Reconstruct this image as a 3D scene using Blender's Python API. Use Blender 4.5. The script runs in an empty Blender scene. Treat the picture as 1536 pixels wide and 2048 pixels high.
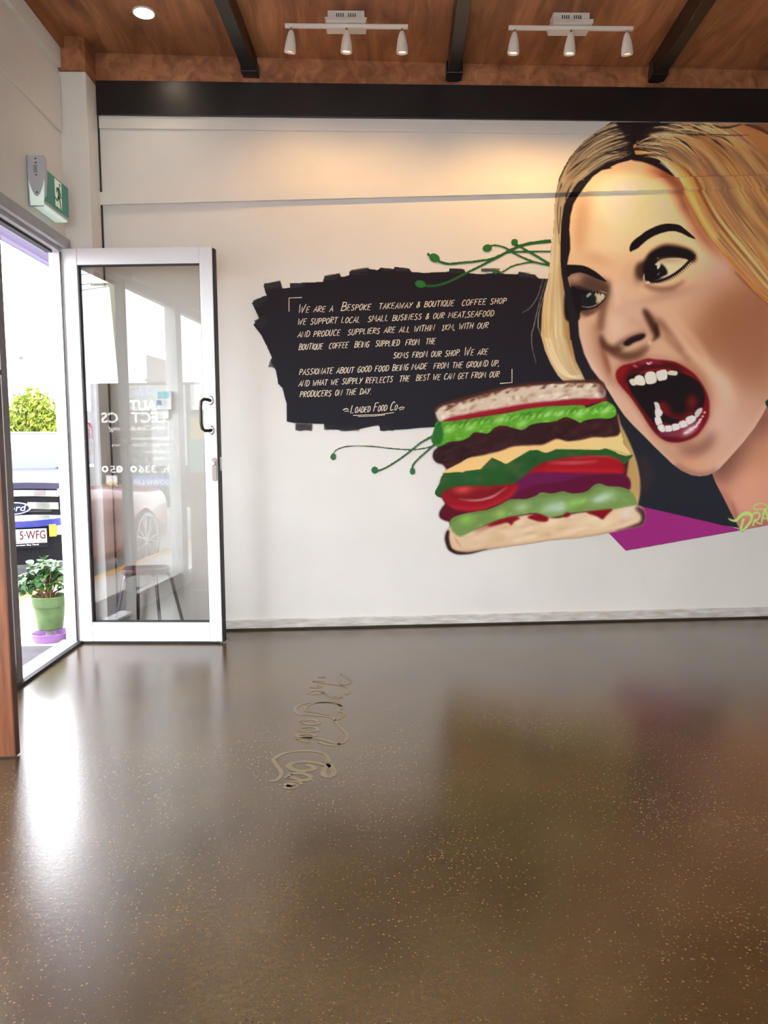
import bpy, bmesh, math, random
import numpy as np
from mathutils import Vector, Matrix
random.seed(5)
EXPOSURE, SKY, SUN, SPOT, LENS, DOWN, MURAL_K = 0.13, 12.0, 3.0, 17.0, 3.0, 32.0, 1.0
SC = bpy.context.scene; COL = SC.collection
# ================================================================ camera
FPX, EYE = 1500.0, 1.17                       # focal length in pixels of the 1536-wide frame, eye height
YAW, PIT, ROL = math.radians(-1.6), math.radians(5.2), math.radians(-.4)
cy, sy, cp, sp = math.cos(YAW), math.sin(YAW), math.cos(PIT), math.sin(PIT)
_f = np.array([-sy*cp, cy*cp, -sp]); _r = np.array([cy, sy, 0.]); _u = np.cross(_r, _f)
_c, _s = math.cos(ROL), math.sin(ROL)
CAMM = np.array([_c*_r+_s*_u, -_s*_r+_c*_u, _f]); CAMP = np.array([0, 0, EYE])
cd = bpy.data.cameras.new('camera'); cam = bpy.data.objects.new('camera', cd); COL.objects.link(cam)
cd.sensor_fit = 'HORIZONTAL'; cd.sensor_width = 36; cd.lens = FPX/1536*36; cd.clip_start = .05; cd.clip_end = 400
r_, u_, f_ = CAMM
cam.matrix_world = Matrix(((r_[0], u_[0], -f_[0], 0), (r_[1], u_[1], -f_[1], 0), (r_[2], u_[2], -f_[2], EYE), (0, 0, 0, 1)))
SC.camera = cam
# ================================================================ light and exposure
SC.view_settings.view_transform = 'Standard'; SC.view_settings.look = 'None'
SC.view_settings.exposure = EXPOSURE; SC.view_settings.gamma = 1; SC.view_settings.use_curve_mapping = False
W = bpy.data.worlds.new('sky'); SC.world = W; W.use_nodes = True
_n = W.node_tree.nodes; _bg = _n['Background']; _bg.inputs[0].default_value = (.91, .93, .99, 1); _bg.inputs[1].default_value = SKY
sun = bpy.data.lights.new('sun', 'SUN'); sun.energy = SUN; sun.angle = math.radians(1.5); sun.color = (1, .95, .86)
so = bpy.data.objects.new('sun', sun); COL.objects.link(so)
so.rotation_euler = Vector((-.42, .62, -1.15)).to_track_quat('-Z', 'Y').to_euler(); so.location = (4, -6, 12)
SC.cycles.max_bounces = 10; SC.cycles.diffuse_bounces = 6; SC.cycles.transparent_max_bounces = 24; SC.cycles.glossy_bounces = 5
SC.cycles.sample_clamp_indirect = 8

# ================================================================ helpers
def lin(c):
    c = np.asarray(c, float)/255
    return np.where(c <= .04045, c/12.92, ((c+.055)/1.055)**2.4)
def ray(px, py): return np.array([(px-768)/FPX, (1024-py)/FPX, 1.])@CAMM
def on(px, py, ax, val):
    d = ray(px, py); return CAMP+(val-CAMP[ax])/d[ax]*d
WN = np.array([.042, -1., 0]); WN /= np.linalg.norm(WN); WP = np.array([0, 4.722, 0])       # back wall: slightly off square
WU = np.array([-WN[1], WN[0], 0])
def wy(x): return 4.722+.042*x
def wall(px, py, off=0.):
    d = ray(px, py); return CAMP+d*(((WP-CAMP)@WN+off)/(d@WN))
CEIL_S = -.025
def cz(y): return 3.45+CEIL_S*(y-4.74)

MATS = {}
def mat(name, col, rough=.6, metal=0., var=0., scale=6., bump=0., bscale=40., spec=.5, coat=0., emit=None, estr=0., stretch=None, col2=None):
    if name in MATS: return MATS[name]
    m = bpy.data.materials.new(name); m.use_nodes = True; nt = m.node_tree; b = nt.nodes['Principled BSDF']
    c = lin(col); b.inputs['Base Color'].default_value = (*c, 1); b.inputs['Roughness'].default_value = rough
    b.inputs['Metallic'].default_value = metal; b.inputs['Specular IOR Level'].default_value = spec; b.inputs['Coat Weight'].default_value = coat
    if emit is not None:
        b.inputs['Emission Color'].default_value = (*lin(emit), 1); b.inputs['Emission Strength'].default_value = estr
    tc = nt.nodes.new('ShaderNodeTexCoord'); mp = nt.nodes.new('ShaderNodeMapping')
    nt.links.new(tc.outputs['Object'], mp.inputs[0])
    if stretch: mp.inputs['Scale'].default_value = stretch
    if var or col2 is not None:
        nz = nt.nodes.new('ShaderNodeTexNoise'); nz.inputs['Scale'].default_value = scale; nz.inputs['Detail'].default_value = 6
        rp = nt.nodes.new('ShaderNodeValToRGB'); rp.color_ramp.elements[0].position = .3; rp.color_ramp.elements[1].position = .7
        a = np.clip(c*(1-var), 0, 1); d = np.clip(c*(1+var), 0, 1) if col2 is None else lin(col2)
        rp.color_ramp.elements[0].color = (*a, 1); rp.color_ramp.elements[1].color = (*d, 1)
        nt.links.new(mp.outputs[0], nz.inputs['Vector']); nt.links.new(nz.outputs[0], rp.inputs[0]); nt.links.new(rp.outputs[0], b.inputs['Base Color'])
    if bump:
        n2 = nt.nodes.new('ShaderNodeTexNoise'); n2.inputs['Scale'].default_value = bscale; n2.inputs['Detail'].default_value = 4
        bp = nt.nodes.new('ShaderNodeBump'); bp.inputs['Strength'].default_value = bump; bp.inputs['Distance'].default_value = .004
        nt.links.new(mp.outputs[0], n2.inputs['Vector']); nt.links.new(n2.outputs[0], bp.inputs['Height']); nt.links.new(bp.outputs[0], b.inputs['Normal'])
    MATS[name] = m; return m

def glass_mat(name, tint=(.96, .985, .97), f0=.045):
    """thin pane: mostly see-through, mirror reflection by Schlick's law"""
    m = bpy.data.materials.new(name); m.use_nodes = True; nt = m.node_tree; nt.nodes.clear()
    o = nt.nodes.new('ShaderNodeOutputMaterial'); mx = nt.nodes.new('ShaderNodeMixShader'); tr = nt.nodes.new('ShaderNodeBsdfTransparent'); gl = nt.nodes.new('ShaderNodeBsdfGlossy')
    tr.inputs[0].default_value = (*tint, 1); gl.inputs['Roughness'].default_value = 0
    lw = nt.nodes.new('ShaderNodeLayerWeight'); lw.inputs[0].default_value = .5
    pw = nt.nodes.new('ShaderNodeMath'); pw.operation = 'POWER'; pw.inputs[1].default_value = 5
    ma = nt.nodes.new('ShaderNodeMath'); ma.operation = 'MULTIPLY_ADD'; ma.inputs[1].default_value = 1-f0; ma.inputs[2].default_value = f0
    L = nt.links.new; L(lw.outputs['Facing'], pw.inputs[0]); L(pw.outputs[0], ma.inputs[0]); L(ma.outputs[0], mx.inputs[0]); L(tr.outputs[0], mx.inputs[1]); L(gl.outputs[0], mx.inputs[2]); L(mx.outputs[0], o.inputs[0])
    return m

class MB:
    def __init__(s): s.v = []; s.f = []
    def add(s, v, f):
        n = len(s.v); s.v += [tuple(map(float, p)) for p in v]; s.f += [tuple(i+n for i in q) for q in f]; return s
    def box(s, x0, x1, y0, y1, z0, z1):
        return s.add([(x0, y0, z0), (x1, y0, z0), (x1, y1, z0), (x0, y1, z0), (x0, y0, z1), (x1, y0, z1), (x1, y1, z1), (x0, y1, z1)],
                     [(3, 2, 1, 0), (4, 5, 6, 7), (0, 1, 5, 4), (1, 2, 6, 5), (2, 3, 7, 6), (3, 0, 4, 7)])
    def hexa(s, p): return s.add(p, [(3, 2, 1, 0), (4, 5, 6, 7), (0, 1, 5, 4), (1, 2, 6, 5), (2, 3, 7, 6), (3, 0, 4, 7)])
    def bar(s, a, b, w, h, up=(0, 0, 1)):
        a, b = np.array(a, float), np.array(b, float); d = (b-a)/np.linalg.norm(b-a); r = np.cross(d, np.array(up, float)); r /= np.linalg.norm(r); u = np.cross(r, d)
        r, u = r*w/2, u*h/2
        return s.hexa([a-r-u, a+r-u, b+r-u, b-r-u, a-r+u, a+r+u, b+r+u, b-r+u])
    def tube(s, P, R, n=10, cap=True):
        P = [np.array(p, float) for p in P]; R = [R]*len(P) if np.isscalar(R) else R; rings = []; ref = None
        for i, p in enumerate(P):
            d = P[min(i+1, len(P)-1)]-P[max(i-1, 0)]; d /= np.linalg.norm(d)
            if ref is None: ref = np.array([0, 0, 1.]) if abs(d[2]) < .9 else np.array([1., 0, 0])
            a = np.cross(d, ref); a /= np.linalg.norm(a); ref = np.cross(a, d); rings.append([p+R[i]*(math.cos(2*math.pi*k/n)*a+math.sin(2*math.pi*k/n)*ref) for k in range(n)])
        v = [q for r in rings for q in r]; f = [(i*n+k, i*n+(k+1) % n, (i+1)*n+(k+1) % n, (i+1)*n+k) for i in range(len(P)-1) for k in range(n)]
        if cap: f += [tuple(range(n-1, -1, -1)), tuple(range((len(P)-1)*n, len(P)*n))]
        return s.add(v, f)
    def lathe(s, prof, c=(0, 0, 0), n=28, M=None, ring=False):
        v = []; m = len(prof)
        for r, z in prof:
            for k in range(n):
                p = np.array([r*math.cos(2*math.pi*k/n), r*math.sin(2*math.pi*k/n), z])
                v.append((M@p if M is not None else p)+np.array(c))
        f = [(i*n+k, i*n+(k+1) % n, (i+1)*n+(k+1) % n, (i+1)*n+k) for i in range(m-1) for k in range(n)]
        if ring: f += [((m-1)*n+k, (m-1)*n+(k+1) % n, (k+1) % n, k) for k in range(n)]
        else: f += [tuple(range(n-1, -1, -1)), tuple(range((m-1)*n, m*n))]
        return s.add(v, f)
    def prism(s, P, d):
        """polygon P (3-D points) extruded by vector d"""
        P = [np.array(p, float) for p in P]; n = len(P); d = np.array(d, float)
        return s.add(P+[p+d for p in P], [tuple(range(n-1, -1, -1)), tuple(range(n, 2*n))]+[(i, (i+1) % n, n+(i+1) % n, n+i) for i in range(n)])
    def strip(s, L, R_):
        n = len(L); return s.add(list(L)+list(R_), [(i, i+1, n+i+1, n+i) for i in range(n-1)])
    def build(s, name, m, parent=None, smooth=False, bevel=0., fix=True):
        me = bpy.data.meshes.new(name); off = np.array(parent['_o']) if parent is not None and '_o' in parent else np.zeros(3)
        me.from_pydata([tuple(np.array(p)-off) for p in s.v], [], s.f); me.update()
        if fix:
            bm = bmesh.new(); bm.from_mesh(me); bmesh.ops.recalc_face_normals(bm, faces=bm.faces); bm.to_mesh(me); bm.free()
        if smooth: me.polygons.foreach_set('use_smooth', [True]*len(me.polygons))
        o = bpy.data.objects.new(name, me); COL.objects.link(o)
        if m is not None: me.materials.append(m)
        if parent is not None:
            o.parent = parent; o['_o'] = [0., 0, 0] if '_o' not in parent else list(parent['_o'])
        if bevel:
            b = o.modifiers.new('bevel', 'BEVEL'); b.width = bevel; b.segments = 2; b.limit_method = 'ANGLE'
        return o
def thing(name, label, cat, loc=(0, 0, 0), group=None):
    o = bpy.data.objects.new(name, None); COL.objects.link(o); o.location = loc; o['_o'] = list(map(float, loc)); o.empty_display_size = .1
    if label: o['label'] = label; o['category'] = cat
    if group: o['group'] = group
    return o
def tag(o, label, cat, group=None):
    o['label'] = label; o['category'] = cat
    if group: o['group'] = group
    return o
def struct(o): o['kind'] = 'structure'; return o
def text_mesh(name, body, m, parent, origin, right, up, size, shear=0., offset=0., depth=.0006, align='LEFT', width=None, bold=0., space=1.):
    """flat lettering with the built-in font, laid on a surface"""
    cu = bpy.data.curves.new(name, 'FONT'); cu.body = body; cu.size = 1; cu.shear = shear; cu.align_x = align; cu.offset = bold; cu.extrude = 0; cu.resolution_u = 3; cu.space_character = space
    to = bpy.data.objects.new('t', cu); COL.objects.link(to); dg = bpy.context.evaluated_depsgraph_get(); me = bpy.data.meshes.new_from_object(to.evaluated_get(dg))
    bpy.data.objects.remove(to)
    V = np.array([v.co[:] for v in me.vertices]); 
    R_, U_ = np.array(right, float), np.array(up, float); nn = np.cross(R_, U_); sx = size
    if width: sx = width/(V[:, 0].max()-V[:, 0].min())
    off = np.array(parent['_o']) if parent is not None else np.zeros(3)
    Pn = np.array(origin)+V[:, :1]*R_*sx+V[:, 1:2]*U_*size+nn*depth-off
    me.vertices.foreach_set('co', Pn.ravel()); me.update(); me.materials.clear(); me.materials.append(m); me.name = name
    o = bpy.data.objects.new(name, me); COL.objects.link(o)
    if parent is not None: o.parent = parent
    return o
def ribbon3(mb, P, w, n):
    """flat ribbon along 3-D points P on a surface with normal n"""
    P = np.array(P, float)
    if len(P) < 2: return
    t = np.gradient(P, axis=0); t /= np.linalg.norm(t, axis=1)[:, None]+1e-12; s = np.cross(t, np.array(n, float)); w = np.broadcast_to(np.asarray(w, float), (len(P),))[:, None]/2
    mb.strip(list(P+s*w), list(P-s*w))
# ================================================================ materials
M_WALL = mat('white_wall_paint', (226, 223, 219), .55, var=.03, scale=2.2, bump=.12, bscale=60)
M_TRIM = mat('dirty_white_skirting_paint', (218, 216, 212), .6, col2=(176, 170, 162), scale=9, bump=.25, bscale=30, stretch=(1, 1, 5))
M_ALU = mat('white_powdercoat', (222, 223, 226), .35, bump=.03)
M_GASK = mat('black_rubber_gasket', (26, 26, 30), .6, var=.2)
M_ALUG = mat('weathered_grey_aluminium', (168, 168, 174), .45, var=.06)
M_BEAM = mat('black_painted_timber', (30, 27, 29), .35, var=.25, scale=5, bump=.1)
M_GLASS = glass_mat('window_glass'); M_DGLASS = glass_mat('door_glass', (.90, .91, .905), .10)
M_STEEL = mat('brushed_steel', (186, 182, 178), .3, 1.)
M_DARKM = mat('bronze_dark_metal', (62, 56, 52), .3, .8)
M_PLASTIC = mat('white_plastic', (226, 224, 220), .45, var=.02)

def ply_mat():
    m = bpy.data.materials.new('stained_plywood'); m.use_nodes = True; nt = m.node_tree; b = nt.nodes['Principled BSDF']; L = nt.links.new; N_ = nt.nodes.new
    tc = N_('ShaderNodeTexCoord'); oi = N_('ShaderNodeObjectInfo'); mp = N_('ShaderNodeMapping'); mp.inputs['Scale'].default_value = (7, 1.1, 7)
    va = N_('ShaderNodeVectorMath'); va.operation = 'ADD'; L(tc.outputs['Object'], va.inputs[0]); L(oi.outputs['Location'], va.inputs[1]); L(va.outputs[0], mp.inputs[0])
    n1 = N_('ShaderNodeTexNoise'); n1.inputs['Scale'].default_value = 1.6; n1.inputs['Detail'].default_value = 8; n1.inputs['Roughness'].default_value = .62; n1.inputs['Distortion'].default_value = .8; L(mp.outputs[0], n1.inputs['Vector'])
    n2 = N_('ShaderNodeTexNoise'); n2.inputs['Scale'].default_value = 1.3; n2.inputs['Detail'].default_value = 3; L(va.outputs[0], n2.inputs['Vector'])
    vo = N_('ShaderNodeTexVoronoi'); vo.inputs['Scale'].default_value = 1.2; mp2 = N_('ShaderNodeMapping'); mp2.inputs['Scale'].default_value = (2.2, .9, 1); L(va.outputs[0], mp2.inputs[0]); L(mp2.outputs[0], vo.inputs['Vector'])
    rp = N_('ShaderNodeValToRGB'); e = rp.color_ramp.elements; e[0].position = .28; e[0].color = (*lin((124, 76, 50)), 1); e[1].position = .74; e[1].color = (*lin((206, 144, 100)), 1)
    k = e.new(.5); k.color = (*lin((168, 110, 74)), 1)
    mx = N_('ShaderNodeMixRGB'); mx.blend_type = 'MULTIPLY'; mx.inputs[0].default_value = .55; L(n1.outputs[0], rp.inputs[0]); L(rp.outputs[0], mx.inputs[1])
    r2 = N_('ShaderNodeValToRGB'); r2.color_ramp.elements[0].position = .35; r2.color_ramp.elements[0].color = (.5, .45, .42, 1); r2.color_ramp.elements[1].position = .62; r2.color_ramp.elements[1].color = (1, 1, 1, 1); L(n2.outputs[0], r2.inputs[0]); L(r2.outputs[0], mx.inputs[2])
    m3 = N_('ShaderNodeMixRGB'); m3.blend_type = 'MULTIPLY'; m3.inputs[0].default_value = .85; r3 = N_('ShaderNodeValToRGB'); r3.color_ramp.elements[0].position = .012; r3.color_ramp.elements[0].color = (.1, .06, .05, 1); r3.color_ramp.elements[1].position = .03; r3.color_ramp.elements[1].color = (1, 1, 1, 1)
    L(vo.outputs['Distance'], r3.inputs[0]); L(mx.outputs[0], m3.inputs[1]); L(r3.outputs[0], m3.inputs[2]); L(m3.outputs[0], b.inputs['Base Color'])
    b.inputs['Roughness'].default_value = .5
    return m
M_PLY = ply_mat()

def floor_mat():
    m = bpy.data.materials.new('polished_concrete'); m.use_nodes = True; nt = m.node_tree; b = nt.nodes['Principled BSDF']; L = nt.links.new; N_ = nt.nodes.new
    tc = N_('ShaderNodeTexCoord'); P = tc.outputs['Object']
    def noise(sc, det=5, ro=.55, dist=0):
        n = N_('ShaderNodeTexNoise'); n.inputs['Scale'].default_value = sc; n.inputs['Detail'].default_value = det; n.inputs['Roughness'].default_value = ro; n.inputs['Distortion'].default_value = dist; L(P, n.inputs['Vector']); return n.outputs[0]
    def ramp(src, p0, c0, p1, c1):
        r = N_('ShaderNodeValToRGB'); r.color_ramp.elements[0].position = p0; r.color_ramp.elements[0].color = (*c0, 1); r.color_ramp.elements[1].position = p1; r.color_ramp.elements[1].color = (*c1, 1); L(src, r.inputs[0]); return r.outputs[0]
    def mix(f, a, c, mode='MIX'):
        x = N_('ShaderNodeMixRGB'); x.blend_type = mode
        if isinstance(f, float): x.inputs[0].default_value = f
        else: L(f, x.inputs[0])
        L(a, x.inputs[1]); L(c, x.inputs[2]); return x.outputs[0]
    base = ramp(noise(1.1, 6, .6, .6), .32, lin((67, 50, 30)), .7, lin((94, 75, 48)))
    base = mix(.55, base, ramp(noise(3.4, 6, .65, .8), .35, (.62, .56, .5), .65, (1, 1, 1)), 'MULTIPLY')
    base = mix(.6, base, ramp(noise(70, 4, .7), .38, (.55, .52, .48), .62, (1.0, 1, 1)), 'MULTIPLY')
    base = mix(.4, base, ramp(noise(240, 2, .6), .4, (.5, .47, .43), .6, (1.0, 1, 1)), 'MULTIPLY')
    def specks(sc, thr, soft, colr, base, gate):
        v = N_('ShaderNodeTexVoronoi'); v.inputs['Scale'].default_value = sc; v.inputs['Randomness'].default_value = 1; dn_ = N_('ShaderNodeTexNoise'); dn_.inputs['Scale'].default_value = sc*1.6; dv_ = N_('ShaderNodeMixRGB'); dv_.blend_type = 'ADD'; dv_.inputs[0].default_value = .55/sc; L(P, dn_.inputs['Vector']); L(P, dv_.inputs[1]); L(dn_.outputs['Color'], dv_.inputs[2]); L(dv_.outputs[0], v.inputs['Vector'])
        w = N_('ShaderNodeTexWhiteNoise'); L(v.outputs['Position'], w.inputs['Vector'])
        mt = N_('ShaderNodeMath'); mt.operation = 'MULTIPLY'; L(w.outputs['Value'], mt.inputs[0]); L(gate, mt.inputs[1])
        d = N_('ShaderNodeMath'); d.operation = 'SUBTRACT'; L(mt.outputs[0], d.inputs[0]); L(v.outputs['Distance'], d.inputs[1])
        f = ramp(d.outputs[0], thr, (0, 0, 0), thr+soft, (1, 1, 1)); c = N_('ShaderNodeRGB'); c.outputs[0].default_value = (*lin(colr), 1)
        return mix(f, base, c.outputs[0])
    g = ramp(noise(1.4, 4), .42, (.80, .80, .80), .66, (1.06, 1.06, 1.06))
    base = specks(75, .52, .16, (40, 30, 22), base, g)
    base = specks(90, .77, .12, (128, 106, 76), base, g)
    base = specks(130, .45, .2, (112, 88, 58), base, g)
    base = specks(38, .80, .08, (34, 26, 20), base, g)
    L(base, b.inputs['Base Color'])
    rr = N_('ShaderNodeMapRange'); rr.inputs['To Min'].default_value = .15; rr.inputs['To Max'].default_value = .27; L(noise(2.2, 5), rr.inputs['Value']); L(rr.outputs[0], b.inputs['Roughness'])
    bp = N_('ShaderNodeBump'); bp.inputs['Strength'].default_value = .10; bp.inputs['Distance'].default_value = .003; L(noise(60, 6, .7), bp.inputs['Height']); L(bp.outputs[0], b.inputs['Normal'])
    b.inputs['Specular IOR Level'].default_value = .7; b.inputs['Coat Weight'].default_value = .28; b.inputs['Coat Roughness'].default_value = .2; b.inputs['Coat IOR'].default_value = 1.6; L(bp.outputs[0], b.inputs['Coat Normal'])
    return m
M_FLOOR = floor_mat()

# ================================================================ room shell
XL, XR, YF = -1.69, 5.2, -2.6
struct(MB().box(XL-.11, XR+.15, YF-.15, wy(XR)+.15, -.2, 0).build('floor', M_FLOOR))
# back wall (slightly skewed in plan), panels with laps
wb = struct(MB().hexa([(XL-.11, wy(XL), 0), (XR, wy(XR), 0), (XR, wy(XR)+.14, 0), (XL-.11, wy(XL)+.14, 0), (XL-.11, wy(XL), 3.62), (XR, wy(XR), 3.62), (XR, wy(XR)+.14, 3.62), (XL-.11, wy(XL)+.14, 3.62)]).build('wall_back', M_WALL))
def slab_on_wall(pxs, t):
    """four photo points (lower-left, lower-right, upper-right, upper-left) on the back wall, thickness t towards the room"""
    q = [wall(*p) for p in pxs]; mb = MB(); mb.prism(q, np.array(WN)*t); return mb
BATT = [(196, 411.5), (1760, 370.5), (1760, 346.5), (196, 386.5)]
def extend(pxs): return pxs
slab_on_wall(BATT, .021).build('cover_batten', M_WALL, wb)
slab_on_wall([(196, 257), (1760, 275.5), (1760, 200), (196, 200)], .006).build('upper_board', M_WALL, wb)
# black ledger beam and plywood strip above it
LB = [wall(203, 232.5), wall(1536, 247)]
zb0, zb1 = LB[0][2], LB[1][2]; zt0, zt1 = wall(206, 164)[2], wall(1536, 180.5)[2]
def along(x0, x1, z0a, z0b, z1a, z1b, t, name, m, xa=-1.54, xb=2.6, back=0.):
    f = lambda x, a, b: a+(b-a)*(x-xa)/(xb-xa)
    P = [(x0, f(x0, z0a, z0b)), (x1, f(x1, z0a, z0b)), (x1, f(x1, z1a, z1b)), (x0, f(x0, z1a, z1b))]
    mb = MB(); mb.prism([np.array([x, wy(x), z])+WN*back for x, z in P], WN*t); return mb.build(name, m, bevel=.003)
struct(along(-1.54, XR, zb0, zb1, zt0, zt1, .022, 'trim_1', M_BEAM))
struct(along(-1.54, XR, zt0+.001, zt1+.001, 3.47, 3.47, .014, 'trim_2', M_PLY))
# skirting
bbt0, bbt1 = wall(452, 1240)[2], wall(1536, 1213.5)[2]
struct(along(-1.54, XR, .012, .012, bbt0, bbt1, .014, 'baseboard_back', M_TRIM, xa=-.88, xb=2.6))
struct(along(-1.54, XR, 0, 0, .0125, .0125, .010, 'trim_3', mat('dark_floor_joint_filler', (52, 46, 42), .8, var=.3)))
# left wall: head above the shopfront, pier at the corner
HEAD = 2.33
wl = struct(MB().box(XL-.11, XL, YF-.1, wy(XL)-.0, HEAD, 3.62).box(XL-.068, XL, 4.478, wy(XL), 0, HEAD).build('wall_left', M_WALL))
MB().box(XL-.01, XL+.012, YF, 4.47, 2.935, 3.235).build('wall_board', M_WALL, wl, bevel=.004)
MB().box(XL-.01, XL+.02, YF, 4.47, 3.285, 3.395).build('wall_board', M_WALL, wl, bevel=.004)
MB().box(XL-.005, -1.54, 4.478, wy(-1.54)+.01, 0, 3.27).build('corner_post', M_WALL, wl, bevel=.004)
MB().box(-1.545, -1.534, wy(-1.54)-.012, wy(-1.54)+.004, .0, 3.14).build('joint_gap', M_GASK, wl)
MB().box(-1.665, -1.540, 4.470, 4.480, .012, .07).build('post_skirting', M_TRIM, wl)
# other walls, out of frame
struct(MB().box(XR, XR+.14, YF-.1, wy(XR)+.14, 0, 3.75).build('wall_right', M_WALL))
struct(MB().box(XL-.11, -1.3, YF-.14, YF, 0, 3.75).box(1.4, XR+.14, YF-.14, YF, 0, 3.75).box(-1.3, 1.4, YF-.14, YF, 0, .85).box(-1.3, 1.4, YF-.14, YF, 2.1, 3.75).build('wall_front', M_WALL))
w = struct(thing('window_7', None, None, (.05, YF, .85)))  # unseen window added behind the camera to let in more daylight
for a in (-1.3, .02, 1.34): MB().box(a, a+.06, YF-.10, YF-.03, .85, 2.1).build('mullion', M_ALU, w, bevel=.003)
for a in (-1.24, .08): MB().box(a, a+1.26, YF-.07, YF-.064, .85, 2.1).build('pane', M_GLASS, w)
# ceiling: plywood sheets between black rafters that fall slightly towards the wall
DX = .052
def cl(x, y, dz=0): return (x+DX*(y-4.72), y, cz(y)+dz)
ce = struct(MB().hexa([cl(XL-.3, YF-.2, .012), cl(XR+.6, YF-.2, .012), cl(XR+.2, 5.1, .012), cl(XL-.11, 5.1, .012), cl(XL-.3, YF-.2, .2), cl(XR+.6, YF-.2, .2), cl(XR+.2, 5.1, .2), cl(XL-.11, 5.1, .2)]).build('ceiling', M_PLY))
RX = [-.637, .566, 1.79, 3.0, 4.2]
edges = [XL+.0]+RX+[XR]
for i in range(len(edges)-1):
    a, b = edges[i]+(.036 if i else -.16), edges[i+1]-.036
    ys = [(YF, -.15), (-.144, 2.28), (2.286, 4.74)]
    for y0, y1 in ys:
        MB().hexa([cl(a, y0, 0), cl(b, y0, 0), cl(b, y1, 0), cl(a, y1, 0), cl(a, y0, .013), cl(b, y0, .013), cl(b, y1, .013), cl(a, y1, .013)]).build('plywood_panel', M_PLY, ce)
for x in RX:
    MB().hexa([cl(x-.036, YF, -.115), cl(x+.036, YF, -.115), cl(x+.036, 4.72, -.115), cl(x-.036, 4.72, -.115), cl(x-.036, YF, .012), cl(x+.036, YF, .012), cl(x+.036, 4.72, .012), cl(x-.036, 4.72, .012)]).build('rafter', M_BEAM, ce, bevel=.004)
    # bolt and little cleat where the rafter lands on the beam
    MB().hexa([cl(x-.047, 4.60, -.118), cl(x+.05, 4.60, -.118), cl(x+.05, 4.70, -.118), cl(x-.047, 4.70, -.118), cl(x-.047, 4.60, -.05), cl(x+.05, 4.60, -.05), cl(x+.05, 4.70, -.05), cl(x-.047, 4.70, -.05)]).build('rafter_cleat', M_BEAM, ce, bevel=.004)
# plywood cornice along the left wall and round the post head
MB().hexa([cl(XL-.02, YF, -.06), cl(XL+.10, YF, -.06), (XL+.05, 4.73, 3.39), (XL-.02, 4.73, 3.39), cl(XL-.02, YF, 0), cl(XL+.10, YF, 0), (XL+.05, 4.73, 3.46), (XL-.02, 4.73, 3.46)]).build('plywood_cornice', M_PLY, ce, bevel=.002)
MB().box(XL+.005, -1.537, 4.474, wy(-1.54)+.01, 3.272, 3.465).build('plywood_cornice', M_PLY, ce, bevel=.002)

# ================================================================ shopfront in the left wall
FX0, FX1 = XL-.10, XL-.005
dh = struct(MB().box(FX0, FX1, 3.655, 4.405, 2.262, HEAD).box(FX0, FX1+.03, 3.58, 4.49, 2.285, 2.345).build('trim_4', M_ALUG, bevel=.003))
MB().box(FX0+.03, FX1-.03, 3.655, 4.36, 2.248, 2.263).build('door_stop', M_GASK, dh)
struct(MB().box(XL-.074, FX1, 4.405, 4.477, 0, 2.345).build('trim_5', M_ALU, bevel=.003))          # hinge jamb
struct(MB().box(FX1-.007, FX1+.001, 4.400, 4.4055, .02, 2.262).build('trim_6', M_GASK))
struct(MB().box(FX0+.042, FX1, 3.624, 3.686, 0, 2.345).build('trim_7', mat('grey_anodised_jamb', (128, 125, 128), .5, spec=.2), bevel=.003))        # lock jamb
th = struct(MB().box(FX0-.012, FX1-.005, 3.66, 4.45, -.03, .018).build('trim_8', M_ALU, bevel=.004))     # threshold
MB().box(FX1-.006, FX1+.022, 3.5, 4.47, .0, .016).build('threshold_seal', M_GASK, th)
mull = [3.585]; ys = [(2.70, 3.624), (1.72, 2.58), (.72, 1.60), (-.28, .60), (-1.28, -.40), (-2.5, -1.40)]
for i, (a, b) in enumerate(ys):
    w = struct(thing(f'window_{i+1}', None, None, ((FX0+FX1)/2, (a+b)/2, 0)))
    MB().box(FX0+.02, FX1-.02, a, b, 0, .12).build('sill', M_ALU, w, bevel=.003)
    MB().box(FX0+.02, FX1-.02, a, b, 2.262, HEAD).build('head_rail', M_ALU, w, bevel=.003)
    MB().box(FX0+.045, FX0+.051, a, b, .115, 2.265).build('pane', M_GLASS, w)
    MB().box(FX0, FX1, a-.12, a, 0, HEAD).build('mullion', M_ALU, w, bevel=.003)
struct(MB().box(FX0, FX1, YF-.1, -2.6, 0, HEAD).build('trim_9', M_ALU))

# ================================================================ open glazed door
hp, fp = np.array([-1.672, 4.418, 0]), np.array([-.838, 4.368, 0])
du = (fp-hp)/np.linalg.norm(fp-hp); dn = np.array([du[1], -du[0], 0]); DW = np.linalg.norm(fp-hp)      # dn points to the camera
def dp(u, n, z): return hp+du*u+dn*n+np.array([0, 0, z])
def dbox(mb, u0, u1, n0, n1, z0, z1):
    return mb.hexa([dp(u0, n1, z0), dp(u1, n1, z0), dp(u1, n0, z0), dp(u0, n0, z0), dp(u0, n1, z1), dp(u1, n1, z1), dp(u1, n0, z1), dp(u0, n0, z1)])
door = struct(thing('door_1', None, None, tuple(hp)))
ZT, ZB, T = 2.285, .012, .044
ug0, ug1, zg0, zg1 = .066, DW-.066, .128, 2.193
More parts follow.
